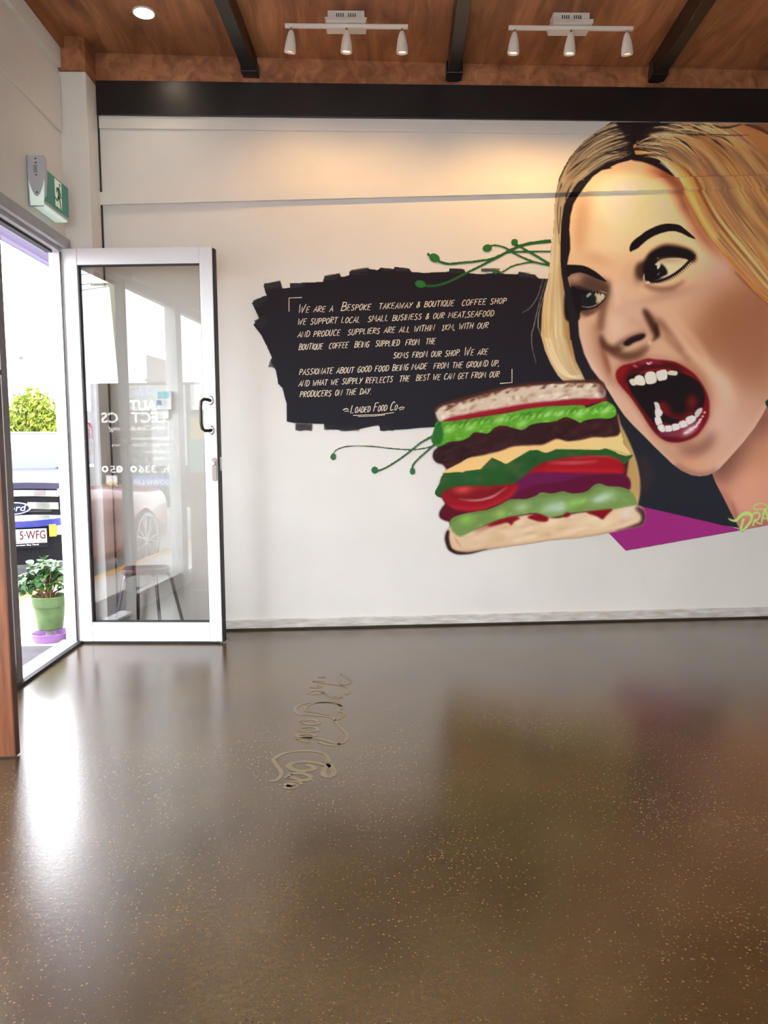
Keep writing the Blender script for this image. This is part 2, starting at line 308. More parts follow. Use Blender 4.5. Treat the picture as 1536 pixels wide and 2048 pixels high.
# keep the frame's real openings where the photo shows them
q0, q1 = on(153, 531, 1, 4.41), on(399, 521, 1, 4.38); ug0 = float((q0-hp)@du); ug1 = float((q1-hp)@du)
dbox(MB(), -.03, ug0, -T, 0, ZB, ZT).build('stile', M_ALU, door, bevel=.003)
dbox(MB(), ug1, DW, -T, 0, ZB, ZT).build('stile', M_ALU, door, bevel=.003)
dbox(MB(), ug0, ug1, -T, -.0015, ZB, zg0).build('bottom_rail', M_ALU, door, bevel=.003)
dbox(MB(), ug0, ug1, -T, -.0015, zg1, ZT).build('top_rail', M_ALU, door, bevel=.003)
g = MB(); e = .007
dbox(g, ug0, ug0+e, -T+.004, -.003, zg0, zg1); dbox(g, ug1-e*.3, ug1, -T+.004, -.003, zg0, zg1); dbox(g, ug0, ug1, -T+.004, -.003, zg0, zg0+e*.7); dbox(g, ug0, ug1, -T+.004, -.003, zg1-e*.7, zg1)
g.build('glazing_gasket', M_GASK, door)
dbox(MB(), ug0+.004, ug1-.002, -.026, -.020, zg0+.003, zg1-.003).build('glass_pane', M_DGLASS, door)
dbox(MB(), DW, DW+.012, -T-.004, -.008, ZB+.0, ZT-.01).build('edge_seal', M_GASK, door)
dbox(MB(), .0, DW-.02, -.03, .002, .002, ZB).build('bottom_sweep', M_GASK, door)
MB().tube([dp(DW-.04, -.01, .012), dp(DW-.01, .004, .008), dp(DW+.004, .012, .004)], .006, 6).build('floor_drag', M_GASK, door)
# pull handle with two fixing plates
hx = DW-.036; zh0, zh1 = 1.252, 1.428
hd = MB().tube([dp(hx+.006, .0, zh1-.006), dp(hx-.004, .022, zh1), dp(hx-.024, .038, zh1+.002), dp(hx-.038, .044, zh1-.012), dp(hx-.041, .045, zh1-.04), dp(hx-.041, .045, zh0+.04), dp(hx-.036, .044, zh0+.012), dp(hx-.022, .038, zh0-.001), dp(hx-.002, .022, zh0), dp(hx+.008, .0, zh0+.004)], .0092, 12).build('pull_handle', M_DARKM, door, smooth=True)
MD = np.array([du, [0, 0, 1], dn]).T
for z in (zh1-.003, zh0+.002):
    MB().lathe([(.0, 0), (.021, 0), (.021, .003), (.017, .006), (0, .0062)], dp(hx+.004, 0, z), 20, M=MD@np.diag([.85, 1.25, 1])).build('mounting_plate', M_STEEL, hd, smooth=False)
# lock plate and cylinder
pl = []
lx, lz0, lz1, lr = DW-.019, .962, 1.098, .0135
for k in range(13): a = math.pi*k/12; pl.append(dp(lx+lr*math.cos(a), 0, lz1-lr+lr*math.sin(a)))
for k in range(13): a = math.pi+math.pi*k/12; pl.append(dp(lx+lr*math.cos(a), 0, lz0+lr+lr*math.sin(a)))
lk_ = MB().prism(pl, dn*.006).build('lock_plate', mat('dull_nickel', (150, 138, 134), .35, .9), door, bevel=.001)
MB().lathe([(0, 0), (.010, 0), (.010, .012), (.007, .014), (0, .014)], dp(lx, .004, 1.063), 16, M=MD@np.diag([.8, 1.25, 1])).build('lock_cylinder', M_STEEL, lk_, smooth=False)
dbox(MB(), DW+.004, DW+.0125, -.04, -.012, 1.02, 1.10).build('strike_plate', M_STEEL, door)
# hinge: pale worn mark low on the hinge stile
dbox(MB(), -.012, .0, -.004, .0012, .22, .30).build('hinge_leaf', mat('worn_pink_primer', (214, 190, 188), .6, var=.1), door)
# decals on the pane: three white rings and a white and yellow sticker
M_DEC = mat('white_vinyl', (240, 240, 238), .5)
def on_pane(px, py):
    o = dp(0, -.0265, 0); d = ray(px, py); return CAMP+d*(((o-CAMP)@dn)/(d@dn))
# ---------------------------------------------------------------- timber display panel at the left edge
t = thing('timber_display_panel', 'dark brown timber display panel standing at the left edge of the photo beside the doorway', 'display panel', (-1.45, 2.79, 0))
M_WOOD = mat('brown_stained_timber', (150, 92, 62), .42, col2=(104, 58, 38), scale=5, stretch=(9, 9, .9), bump=.12)
M_WOOD2 = mat('dark_stained_timber_edge', (96, 58, 46), .45, var=.2, stretch=(9, 9, .9))
MB().box(-1.585, -1.321, 2.770, 2.806, .006, 1.43).build('panel', M_WOOD, t, bevel=.0015)
MB().box(-1.321, -1.3165, 2.770, 2.806, .006, 1.43).build('edge_strip', M_WOOD2, t, bevel=.001)
MB().box(-1.59, -1.312, 2.764, 2.812, 1.43, 1.448).build('top_cap', M_WOOD2, t, bevel=.002)
pb = MB().box(-1.575, -1.33, 2.806, 2.8085, .95, 1.41).build('poster', mat('pale_teal_poster', (136, 176, 170), .5), t)
MB().box(-1.56, -1.44, 2.8085, 2.8095, 1.22, 1.39).build('yellow_block', mat('poster_yellow', (232, 200, 110), .5), pb)
# ================================================================ fittings indoors
M_LAMP = mat('white_enamel', (228, 222, 214), .4, var=.02)
def track(cx, y, half, tilt, label, canx, power):
    """ceiling bar with three bullet spots"""
    zc_ = cz(y); zb = zc_-.087
    t = thing('spotlight_bar', label, 'ceiling light', (cx, y, zc_), 'spotlight bars on the plywood ceiling')
    can = MB(); can.box(canx-.098, canx+.098, y+.01, y+.085, zc_-.048, zc_-.001); co = can.build('canopy', M_LAMP, t, bevel=.002)
    MB().hexa([(canx-.105, y-.028, zc_-.075), (canx+.105, y-.028, zc_-.075), (canx+.105, y+.10, zc_-.075), (canx-.105, y+.10, zc_-.075), (canx-.112, y-.02, zc_-.049), (canx+.112, y-.02, zc_-.049), (canx+.112, y+.10, zc_-.049), (canx-.112, y+.10, zc_-.049)]).build('canopy_flange', M_LAMP, t, bevel=.002)
    for k in range(4):
        for s in (-.052, .012): MB().box(canx+s+k*.0115, canx+s+k*.0115+.005, y+.008, y+.0102, zc_-.04, zc_-.016).build('vent_slot', M_GASK, co)
    MB().bar((cx-half, y, zb), (cx+half, y, zb), .022, .018).build('bar', M_LAMP, t, bevel=.003)
    for s, (tx, ty) in zip((-.9, 0, .9), tilt):
        hx_ = cx+s*half; top = np.array([hx_, y, zb-.009])
        ax = np.array([tx, ty, -1.]); ax /= np.linalg.norm(ax); a = np.cross(ax, [0, 1, 0]); a /= np.linalg.norm(a); b = np.cross(ax, a)
        M3 = np.array([a, b, ax]).T
        MB().tube([top, top+np.array([0, 0, -.016])], .006, 8).build('swivel', M_STEEL, t)
        base = top+np.array([0, 0, -.012])
        hd = MB().lathe([(.0, 0), (.009, .001), (.015, .012), (.022, .035), (.028, .065), (.0315, .098), (.031, .106), (.027, .107), (.025, .098), (.0, .094)], base, 22, M=M3).build('lamp_head', M_LAMP, t, smooth=True)
        MB().lathe([(0, 0), (.023, 0), (.023, .002), (0, .002)], base+ax*.0955, 16, M=M3).build('lamp', mat('lamp_lens', (255, 240, 214), .3, emit=(255, 214, 150), estr=LENS), hd)
        l = bpy.data.lights.new('spot_light', 'SPOT'); l.energy = SPOT*power; l.color = (1, .58, .20); l.spot_size = math.radians(124); l.spot_blend = .75; l.shadow_soft_size = .03
        lo = bpy.data.objects.new('spot_light', l); COL.objects.link(lo); lo.location = base+ax*.112; lo.rotation_euler = Vector((ax[0]*.5, .26, -1)).to_track_quat('-Z', 'Y').to_euler()
def bx(p): return on(*p, 1, 4.2)
b0, b1, b2, b3 = bx((570, 56)), bx((816, 56)), bx((1017, 58)), bx((1266, 60))
track(float(b0[0]+b1[0])/2, 4.2, float(b1[0]-b0[0])/2, [(-.10, .22), (-.03, .12), (.02, .14)], 'white three-lamp spotlight bar between the first two black rafters, left of the two', float(bx((692, 40))[0]), .5)
track(float(b2[0]+b3[0])/2, 4.2, float(b3[0]-b2[0])/2, [(-.05, .12), (-.03, .12), (.10, .16)], 'white three-lamp spotlight bar above the painted woman, right of the two', float(bx((1144, 44))[0]), .95)
# recessed downlight
y_ = 4.246; t = thing('downlight', 'round glowing recessed downlight in the plywood near the left wall', 'ceiling light', (-1.14, y_, cz(y_)))
MB().lathe([(.052, -.002), (.058, -.002), (.059, .0), (.059, .006), (.052, .006)], (-1.14, y_, cz(y_)-.004), 32, ring=True).build('trim_ring', M_LAMP, t)
MB().lathe([(0, -.004), (.04, -.003), (.053, -.001), (.053, .004), (0, .004)], (-1.14, y_, cz(y_)-.003), 32).build('lens', mat('downlight_glow', (255, 244, 226), .3, emit=(255, 232, 200), estr=30), t)
l = bpy.data.lights.new('downlight_lamp', 'SPOT'); l.energy = 10; l.color = (1, .86, .68); l.spot_size = math.radians(120); l.spot_blend = 1; l.shadow_soft_size = .04
lo = bpy.data.objects.new('downlight_lamp', l); COL.objects.link(lo); lo.location = (-1.14, y_, cz(y_)-.02)
# unseen downlights added out of frame for warm fill light
for i_, x in enumerate((.3, 1.7, 3.1)):
    for j_, y in enumerate((-.6, 1.4)):
        t = thing('downlight', f'recessed downlight {("behind", "above")[j_]} the camera, {("first", "second", "third")[i_]} from the window side of its row', 'ceiling light', (x, y, cz(y)), 'recessed downlights further back in the room')
        MB().lathe([(.040, -.002), (.055, -.002), (.056, .0), (.056, .006), (.040, .006)], (x, y, cz(y)-.004), 24, ring=True).build('trim_ring', M_LAMP, t)
        MB().lathe([(0, -.001), (.041, -.001), (.041, .004), (0, .004)], (x, y, cz(y)-.003), 24).build('lens', MATS['downlight_glow'], t)
        l = bpy.data.lights.new('downlight_lamp', 'SPOT'); l.energy = DOWN; l.color = (1, .70, .44); l.spot_size = math.radians(130); l.spot_blend = 1; l.shadow_soft_size = .05
        lo = bpy.data.objects.new('downlight_lamp', l); COL.objects.link(lo); lo.location = (x, y, cz(y)-.02)
# ---------------------------------------------------------------- exit sign on the left wall
M_GREEN = mat('exit_green', (44, 138, 124), .4, emit=(26, 150, 116), estr=.06); M_PICT = mat('exit_white', (236, 244, 226), .4, emit=(220, 244, 220), estr=.15)
M_EXW = mat('exit_housing', (196, 194, 202), .45, var=.03); M_LENS = mat('exit_lens', (230, 246, 236), .3, emit=(214, 246, 228), estr=.30)
ey0, ey1, ez0, ez1, ex = 4.005, 4.315, 2.425, 2.58, -1.605
t = thing('exit_sign', 'green running-man exit light on the white wall above the open doorway', 'sign', (XL, (ey0+ey1)/2, ez0))
MB().hexa([(XL+.002, ey0, ez0-.02), (ex-.004, ey0, ez0-.02), (ex-.004, ey1, ez0-.02), (XL+.002, ey1, ez0-.02), (XL+.002, ey0, ez1+.004), (ex-.01, ey0, ez1), (ex-.01, ey1, ez1), (XL+.002, ey1, ez1+.004)]).build('housing', M_EXW, t, bevel=.003)
gp = MB().box(ex-.0098, ex, ey0+.004, ey1, ez0-.004, ez1).build('green_panel', M_GREEN, t, bevel=.001)
MB().box(XL+.012, ex-.008, ey0+.01, ey1-.008, ez0-.030, ez0-.0202).build('light_lens', M_LENS, t, bevel=.002)
def ep(u, v, d=0): return (ex+.0008+d, ey0+.01+(ey1-ey0-.014)*u, ez0+(ez1-ez0)*v)
MB().prism([ep(.38, .05), ep(.68, .05), ep(.68, .95), ep(.38, .95)], (.0006, 0, 0)).build('door_symbol', M_PICT, gp)
man = MB()
for P in ([(.50, .70), (.57, .74), (.62, .66), (.60, .36), (.50, .38)], [(.51, .44), (.60, .40), (.635, .12), (.655, .10), (.65, .05), (.61, .05), (.585, .16), (.555, .32)], [(.50, .44), (.56, .38), (.50, .24), (.44, .22), (.38, .27), (.33, .34), (.355, .37), (.41, .31), (.47, .31)],
          [(.51, .72), (.57, .71), (.555, .65), (.49, .63), (.455, .50), (.425, .52), (.455, .69)], [(.60, .68), (.62, .62), (.665, .48), (.715, .45), (.71, .41), (.645, .43), (.595, .58)]):
    man.prism([ep(u, v, .0009) for u, v in P], (.0006, 0, 0))
man.prism([ep(.60+.032*math.cos(a), .83+.075*math.sin(a), .0009) for a in np.linspace(0, 2*math.pi, 14, endpoint=False)], (.0006, 0, 0))
man.build('running_man', mat('exit_man_green', (40, 132, 104), .4), gp)
cap = []
for z, h in ((ez0-.034, .032), (ez0+.02, .040), (ez0+.10, .044), (ez1+.05, .044), (ez1+.06, .040)): cap.append((z, h))
mb = MB(); n = len(cap)
for z, h in cap: mb.v += [(XL+.003, ey0-.006, z), (XL+.003+2*h+.004, ey0-.006, z), (XL+.003+2*h+.004, ey0+.012, z), (XL+.003, ey0+.012, z)]
mb.f += [(i*4+k, i*4+(k+1) % 4, i*4+4+(k+1) % 4, i*4+4+k) for i in range(n-1) for k in range(4)]+[(3, 2, 1, 0), (n*4-4, n*4-3, n*4-2, n*4-1)]
ec = mb.build('end_cap', M_EXW, t, bevel=.002)
# glowing white scoop around the tongue of the cap
c0 = XL+.046; up_ = []; 
for k in range(13):
    a = -1+2*k/12; up_.append((c0+a*.040, ey0-.0085, ez0+.012+.085*a*a))
lo_ = [(c0+(-1+2*k/12)*.033, ey0-.0085, ez0-.032) for k in range(13)]
MB().strip(up_, lo_).build('scoop_lens', M_LENS, ec)
for zz in (ez0+.03, ez0+.115, ez1+.02, ez1+.04): MB().box(c0-.004, c0+.004, ey0-.0078, ey0-.0055, zz, zz+.006).build('indicator_hole', M_GASK, ec)
MB().box(c0-.012, c0+.006, ey0-.0075, ey0-.0055, ez0+.13, ez1+.012).build('rating_label', mat('grey_label', (150, 148, 156), .6), ec)
# ---------------------------------------------------------------- keypad on the back wall, seen through the door
k0, k1, k2, k3 = wall(313, 782), wall(345, 820), wall(311, 818), wall(339, 838)
t = thing('alarm_keypad', 'white alarm keypad with teal screen on the back wall, seen through the glass door', 'keypad', tuple((k0+k1)/2))
def wbox(a, b, t0, t1):
    x0, x1, z0, z1 = sorted((a[0], b[0]))+sorted((a[2], b[2])); mb = MB()
    mb.prism([np.array([x, wy(x), z])+WN*t0 for x, z in ((x0, z0), (x1, z0), (x1, z1), (x0, z1))], WN*(t1-t0)); return mb
wbox(k0, k1, .001, .026).build('housing', M_PLASTIC, t, bevel=.003)
wbox(wall(317, 784), wall(339, 797), .026, .0275).build('screen', mat('teal_screen', (96, 168, 180), .2, emit=(90, 170, 180), estr=.35), t)
wbox(wall(315, 801), wall(325, 811), .026, .028).build('key_block', mat('blue_keys', (96, 120, 168), .5), t)
wbox(wall(328, 801), wall(336, 809), .026, .028).build('key_block', mat('grey_keys', (196, 194, 192), .5), t)
wbox(k2, k3, .001, .016).build('lower_cover', M_PLASTIC, t, bevel=.002)
# ---------------------------------------------------------------- stool in the corner behind the door
sc_ = np.array([-1.325, 4.545]); t = thing('stool', 'low stool with dished dark red wooden seat and splayed steel legs behind the glass door', 'stool', (sc_[0], sc_[1], 0))
M_SEAT = mat('dark_red_timber', (92, 42, 38), .35, col2=(66, 30, 30), scale=6, stretch=(2, 9, 2)); M_LEG = mat('dull_chrome', (150, 146, 150), .28, .95)
mb = MB(); n = 40; ca, sa = math.cos(.22), math.sin(.22)
def seat_pt(r, a, z):
    c_, s_ = math.cos(a), math.sin(a); k = (abs(c_)**4+abs(s_)**4)**(-.25); x, y = .138*r*k*c_, .098*r*k*s_
    return (sc_[0]+x*ca-y*sa*.6, sc_[1]+x*sa*.35+y*ca, z)
prof = [(0, .412), (.5, .414), (.8, .421), (.95, .432), (1.0, .430), (1.03, .421), (1.02, .408), (.97, .400), (.8, .397), (0, .396)]
for r, z in prof: mb.v += [seat_pt(max(r, .001), 2*math.pi*k/n, z) for k in range(n)]
mb.f += [(i*n+k, i*n+(k+1) % n, (i+1)*n+(k+1) % n, (i+1)*n+k) for i in range(len(prof)-1) for k in range(n)]
mb.build('seat', M_SEAT, t, smooth=True)
for (tx, ty), (fx, fy) in (((-.105, -.055), (-.183, -.085)), ((-.065, .06), (-.085, .095)), ((.075, -.06), (.108, -.088)), ((.125, .055), (.208, .090))):
    a = np.array([sc_[0]+tx*.6, sc_[1]+ty*.6, .397]); b = np.array([sc_[0]+tx, sc_[1]+ty, .386]); c = np.array([sc_[0]+tx+(fx-tx)*.16, sc_[1]+ty+(fy-ty)*.16, .35]); f = np.array([sc_[0]+fx, sc_[1]+fy, .004])
    lg = MB().tube([a, a*.3+b*.7, b, (b+c)/2+np.array([(fx-tx)*.02, 0, .006]), c, f], .0105, 12).build('leg', M_LEG, t, smooth=True)
    MB().tube([f+np.array([0, 0, .012]), f-np.array([0, 0, .003])], .0135, 10).build('rubber_foot', M_GASK, lg)
# ================================================================ outside
M_CONC = mat('pale_footpath_concrete', (196, 192, 186), .85, var=.12, scale=5, bump=.2, bscale=80)
M_PAD = mat('shade_darkened_slab', (74, 71, 76), .9, var=.2, scale=7, bump=.3, bscale=60)  # dark slab, its colour lowered further to stand in for awning shade
M_ROAD = mat('grey_bitumen', (120, 117, 116), .9, var=.2, scale=8, bump=.4, bscale=90)
M_YEL = mat('yellow_line_paint', (226, 168, 50), .7, var=.1, scale=20)
struct(MB().box(-40, -2.78, -40, 60, -.35, -.25).build('ground', M_ROAD))
struct(MB().box(-2.78, FX0-.0, -40, 6.7, -.35, -.031).build('floor_footpath', M_CONC)); bpy.data.objects['floor_footpath'].name = 'footpath'
struct(MB().box(-2.78, -.2, 6.7, 60, -.35, -.25).build('ground', M_ROAD))
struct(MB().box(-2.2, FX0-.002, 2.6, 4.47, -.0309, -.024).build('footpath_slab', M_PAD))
struct(MB().box(-2.77, -2.66, -12, 6.69, -.0309, -.029).build('yellow_line', M_YEL))
struct(MB().box(-5.4, -5.3, -14, 3.2, -.2499, -.247).build('yellow_line', M_YEL))
aw = struct(MB().box(-3.0, XL-.11, 4.56, 9.6, 2.93, 3.06).build('awning', mat('lilac_soffit_paint', (104, 96, 116), .7, spec=.1))); 
MB().box(-3.03, -3.0, 4.54, 9.62, 2.90, 3.08).build('fascia', MATS['lilac_soffit_paint'], aw)
# ---------------------------------------------------------------- cars
M_TYRE = mat('tyre_rubber', (34, 34, 36), .8, var=.15); M_RIM = mat('alloy_rim', (206, 208, 212), .3, .8); M_CARGL = mat('dark_car_glass', (40, 48, 54), .08, 0, spec=.8)
M_BLKP = mat('black_car_plastic', (14, 14, 18), .5, var=.1, spec=.12); M_CHR = mat('chrome', (226, 228, 232), .12, 1.)
def car(name, label, origin, fwd, L, secs, cab, paint, wheels, wr, rimr, pillars=True):
    """origin: nose centre on the road; fwd: unit vector the nose points at; sections (s, half width, z0, z1)"""
    o = np.array(origin, float); fw = np.array([fwd[0], fwd[1], 0.]); fw /= np.linalg.norm(fw); rt = np.array([-fw[1], fw[0], 0])    # viewer's right when facing the nose
    P = lambda x, s, z: o+rt*x-fw*s+np.array([0, 0, z])
    t = thing(name, label, 'car', tuple(P(0, L/2, 0)))
    def loft(S, pw, n=28):
        mb = MB()
        for s, hw, z0, z1 in S:
            for k in range(n):
                a = 2*math.pi*k/n; c_, q = math.cos(a), math.sin(a)
                mb.v.append(tuple(P(hw*abs(c_)**pw*(1 if c_ > 0 else -1), s, (z0+z1)/2+(z1-z0)/2*abs(q)**pw*(1 if q > 0 else -1))))
        m = len(S); mb.f += [(i*n+k, i*n+(k+1) % n, (i+1)*n+(k+1) % n, (i+1)*n+k) for i in range(m-1) for k in range(n)]+[tuple(range(n-1, -1, -1)), tuple(range((m-1)*n, m*n))]
        return mb
    loft(secs, .42).build('body', paint, t, smooth=True)
    if cab:
        loft(cab, .5).build('cabin_glass', M_CARGL, t, smooth=True)
        s0, s1 = cab[1], cab[-2]; loft([(s0[0]+.05, s0[1]*.9, s0[3]-.07, s0[3]+.012), ((s0[0]+s1[0])/2, s0[1]*.95, s0[3]-.07, s0[3]+.04), (s1[0]-.05, s1[1]*.9, s1[3]-.07, s1[3]+.012)], .45).build('roof', paint, t, smooth=True)
    for s in wheels:
        for sd in (-1, 1):
            hw = secs[2][1]; c = P(sd*(hw-.075), s, wr); ax = rt*sd; M3 = np.array([fw, [0, 0, 1], ax]).T
            w_ = MB().lathe([(rimr, -.1), (wr-.03, -.11), (wr, -.08), (wr, .08), (wr-.03, .115), (rimr, .10), (rimr-.02, .05), (0, .03)], c, 32, M=M3).build('wheel', M_TYRE, t, smooth=True)
            rb = MB().lathe([(rimr-.03, .06), (rimr, .098), (rimr+.012, .117), (rimr-.022, .112)], c, 32, M=M3, ring=True)
            rb.lathe([(0, .09), (.055, .09), (.055, .10), (0, .102)], c, 12, M=M3)
            for k in range(14):
                a = 2*math.pi*(k//2)/7+(.16 if k % 2 else -.16); e1 = np.array([math.cos(a), math.sin(a), 0]); a2 = a-(.10 if k % 2 else -.10)*.8; e0 = np.array([math.cos(2*math.pi*(k//2)/7), math.sin(2*math.pi*(k//2)/7), 0])
                rb.bar(c+M3@(e0*.05+[0, 0, .095]), c+M3@(e1*(rimr-.01)+[0, 0, .105]), .018, .018, up=ax)
            rb.build('rim', M_RIM, w_)
    return t, P, rt, fw
psi = math.radians(19); fwd = (math.sin(psi), -math.cos(psi)); org = on(32, 1000, 1, 7.1); org[2] = -.25
M_BLUE = mat('metallic_blue_paint', (24, 32, 104), .25, .3, coat=.6); M_RED = mat('red_car_paint', (150, 22, 26), .25, .1, coat=.6)
ute, P, rt, fw = car('ute', 'blue utility truck with chrome grille facing the doorway, parked outside behind the green pot', org, fwd, 5.2,
    [(-.0, .80, .38, .98), (.06, .86, .36, 1.04), (.3, .92, .34, 1.09), (1.4, .93, .34, 1.18), (1.8, .93, .34, 1.18), (3.2, .93, .34, 1.18), (5.1, .92, .36, 1.16), (5.2, .88, .42, 1.12)],
    [(1.35, .76, 1.0, 1.22), (2.1, .68, 1.0, 1.56), (3.1, .68, 1.0, 1.56), (3.3, .74, 1.0, 1.20)], M_BLUE, (.95, 4.15), .38, .25)
def up_(x, z, d=0.): return P(x, -d-.012+.10*x*x, z+.25)               # z above the shop floor level
def plate_(pts, d0, d1, name, m, par, bev=0.):
    mb = MB(); n = len(pts); A_ = [up_(x, z, d0) for x, z in pts]; B_ = [up_(x, z, d1) for x, z in pts]
    mb.add(A_+B_, [tuple(range(n-1, -1, -1)), tuple(range(n, 2*n))]+[(i, (i+1) % n, n+(i+1) % n, n+i) for i in range(n)]); return mb.build(name, m, par, bevel=bev)
def band(x0, x1, z0, z1, d0, d1, name, m, par, n=8, zf=None, bev=.004):
    mb = MB(); xs = np.linspace(x0, x1, n); zf = zf or (lambda x: 0)
    for x in xs: mb.v += [tuple(up_(x, z0+zf(x), d0)), tuple(up_(x, z0+zf(x), d1)), tuple(up_(x, z1+zf(x), d1)), tuple(up_(x, z1+zf(x), d0))]
    mb.f += [(i*4+k, i*4+(k+1) % 4, i*4+4+(k+1) % 4, i*4+4+k) for i in range(n-1) for k in range(4)]+[(3, 2, 1, 0), (n*4-4, n*4-3, n*4-2, n*4-1)]
    return mb.build(name, m, par, bevel=bev)
hz = lambda x: -.10*x*x
band(-.62, .62, .775, .835, -.1, .035, 'hood_lip', mat('dark_blue_hood_edge', (24, 22, 48), .4, .1), ute, zf=hz)
gr = band(-.42, .42, .455, .80, -.02, .012, 'grille', M_BLKP, ute, zf=hz)
for z0, z1, xx in ((.705, .765, .37), (.465, .53, .40)): band(-xx, xx, z0, z1, .0, .045, 'chrome_bar', M_CHR, ute, zf=hz)
for sg in (-1, 1):
    a, b = sorted((sg*.10, sg*.365)); band(a, b, .585, .650, .0, .045, 'chrome_bar', M_CHR, ute, zf=hz)
    plate_([(sg*.36, .765), (sg*.375, .705), (sg*.43, .65), (sg*.445, .55), (sg*.46, .55), (sg*.46, .70), (sg*.40, .77)], .0, .05, 'chrome_corner', M_CHR, ute)
    plate_([(sg*.47, .78), (sg*.78, .80), (sg*.82, .62), (sg*.50, .56)], -.14, .0, 'headlight', mat('headlight_glass', (226, 232, 240), .1, .2, spec=.8), ute)
    band(*sorted((sg*.275, sg*.338)), .318, .438, .03, .075, 'fog_lamp_surround', mat('yellow_reflector', (200, 160, 20), .4), ute)
    band(*sorted((sg*.338, sg*.395)), .33, .435, .02, .07, 'bumper_step', mat('grey_bumper_plastic', (112, 112, 118), .5), ute)
    band(*sorted((sg*.395, sg*.60)), .335, .415, .03, .08, 'chrome_skid', M_CHR, ute)
for k in range(7): MB().bar(up_(-.32+k*.107, .54, .013), up_(-.32+k*.107, .70, .013), .006, .006).build('grille_rib', M_BLKP, gr)
for z in (.555, .568): band(-.3, .3, z, z+.005, .012, .02, 'grille_slat', mat('grey_slat', (84, 84, 90), .4), gr)
band(-.80, .80, .41, .475, -.15, .075, 'bumper', M_BLUE, ute, n=14, zf=lambda x: .12*x*x)
band(-.82, .82, .06, .412, -.16, .03, 'lower_bumper', M_BLKP, ute, n=12)
# oval badge
bd = np.array(up_(-.015, .597, .048)); MO = np.array([rt, [0, 0, 1], fw]).T
b_ = MB().lathe([(0, 0), (.148, 0), (.148, .010), (.140, .016), (0, .018)], bd, 40, M=MO@np.diag([1, .41, 1])).build('badge', M_CHR, ute)
MB().lathe([(0, .016), (.128, .0185), (.128, .020), (0, .021)], bd, 40, M=MO@np.diag([1, .38, 1])).build('badge_oval', mat('badge_navy', (14, 20, 44), .4, spec=.2), b_)
M_SIL = mat('silver_lettering', (226, 228, 230), .35, .3)
text_mesh('badge_lettering', 'Ford', M_SIL, b_, bd+fw*.0218-rt*.092-np.array([0, 0, .026]), rt, (0, 0, 1), .088, shear=.22, depth=.0004, width=.19)
# number plate
pt_ = np.array(up_(.069, .334, .085)); pw_, ph_ = .372, .134
np_ = MB(); np_.prism([pt_+rt*a*pw_/2+np.array([0, 0, b*ph_/2]) for a, b in ((-1, -1), (1, -1), (1, 1), (-1, 1))], fw*.006); npo = np_.build('number_plate', mat('plate_white', (150, 142, 142), .6, spec=.2), ute, bevel=.002)
fr_ = MB(); fr_.prism([pt_-fw*.002+rt*a*(pw_/2+.012)+np.array([0, 0, b*(ph_/2+.012)-.012]) for a, b in ((-1, -1.25), (1, -1.25), (1, 1), (-1, 1))], fw*.004); fr_.build('plate_frame', M_BLKP, ute)
M_MAR = mat('plate_maroon', (62, 10, 16), .6, spec=.2)
text_mesh('plate_lettering', '5\u00b7WFG', M_MAR, npo, pt_+fw*.0062-rt*.046-np.array([0, 0, .028]), rt, (0, 0, 1), .112, depth=.0005, width=.218, bold=.012)
text_mesh('plate_lettering', 'QUEENSLAND - SUNSHINE STATE', M_MAR, npo, pt_+fw*.0062-rt*.178-np.array([0, 0, .060]), rt, (0, 0, 1), .022, depth=.0005, width=.35)
text_mesh('dealer_lettering', 'Moreton Bay Ford', M_SIL, ute, pt_+fw*.0022-rt*.10-np.array([0, 0, .088]), rt, (0, 0, 1), .020, depth=.0006, width=.21)
for sg in (-1, 1):
    MB().hexa([P(sg*.95, 1.55, 1.06), P(sg*1.12, 1.55, 1.06), P(sg*1.12, 1.67, 1.06), P(sg*.95, 1.67, 1.06), P(sg*.95, 1.55, 1.26), P(sg*1.12, 1.55, 1.28), P(sg*1.12, 1.67, 1.28), P(sg*.95, 1.67, 1.26)]).build('mirror', M_BLKP, ute, bevel=.02)
# red car beside the shopfront, seen only as a reflection in the door
red, P2, _, _ = car('hatchback', 'red hatchback parked along the shopfront, seen only as a reflection in the glass door', (-3.72, -.30, -.25), (0, -1), 4.5,
    [(0, .62, .34, .74), (.08, .74, .26, .88), (.3, .84, .22, .96), (1.6, .87, .2, 1.02), (2.4, .87, .2, 1.02), (3.7, .86, .2, 1.06), (4.35, .80, .26, .98), (4.5, .70, .40, .84)],
    [(1.95, .72, .8, 1.02), (2.75, .62, .8, 1.40), (3.7, .60, .8, 1.40), (4.3, .64, .8, 1.00)], M_RED, (.98, 3.6), .37, .30)
for sg in (-1, 1): MB().hexa([P2(sg*.5, .0, .62), P2(sg*.72, .05, .62), P2(sg*.74, .3, .70), P2(sg*.55, .2, .72), P2(sg*.5, .0, .74), P2(sg*.72, .05, .76), P2(sg*.74, .3, .82), P2(sg*.55, .2, .82)]).build('headlight', MATS['headlight_glass'], red)
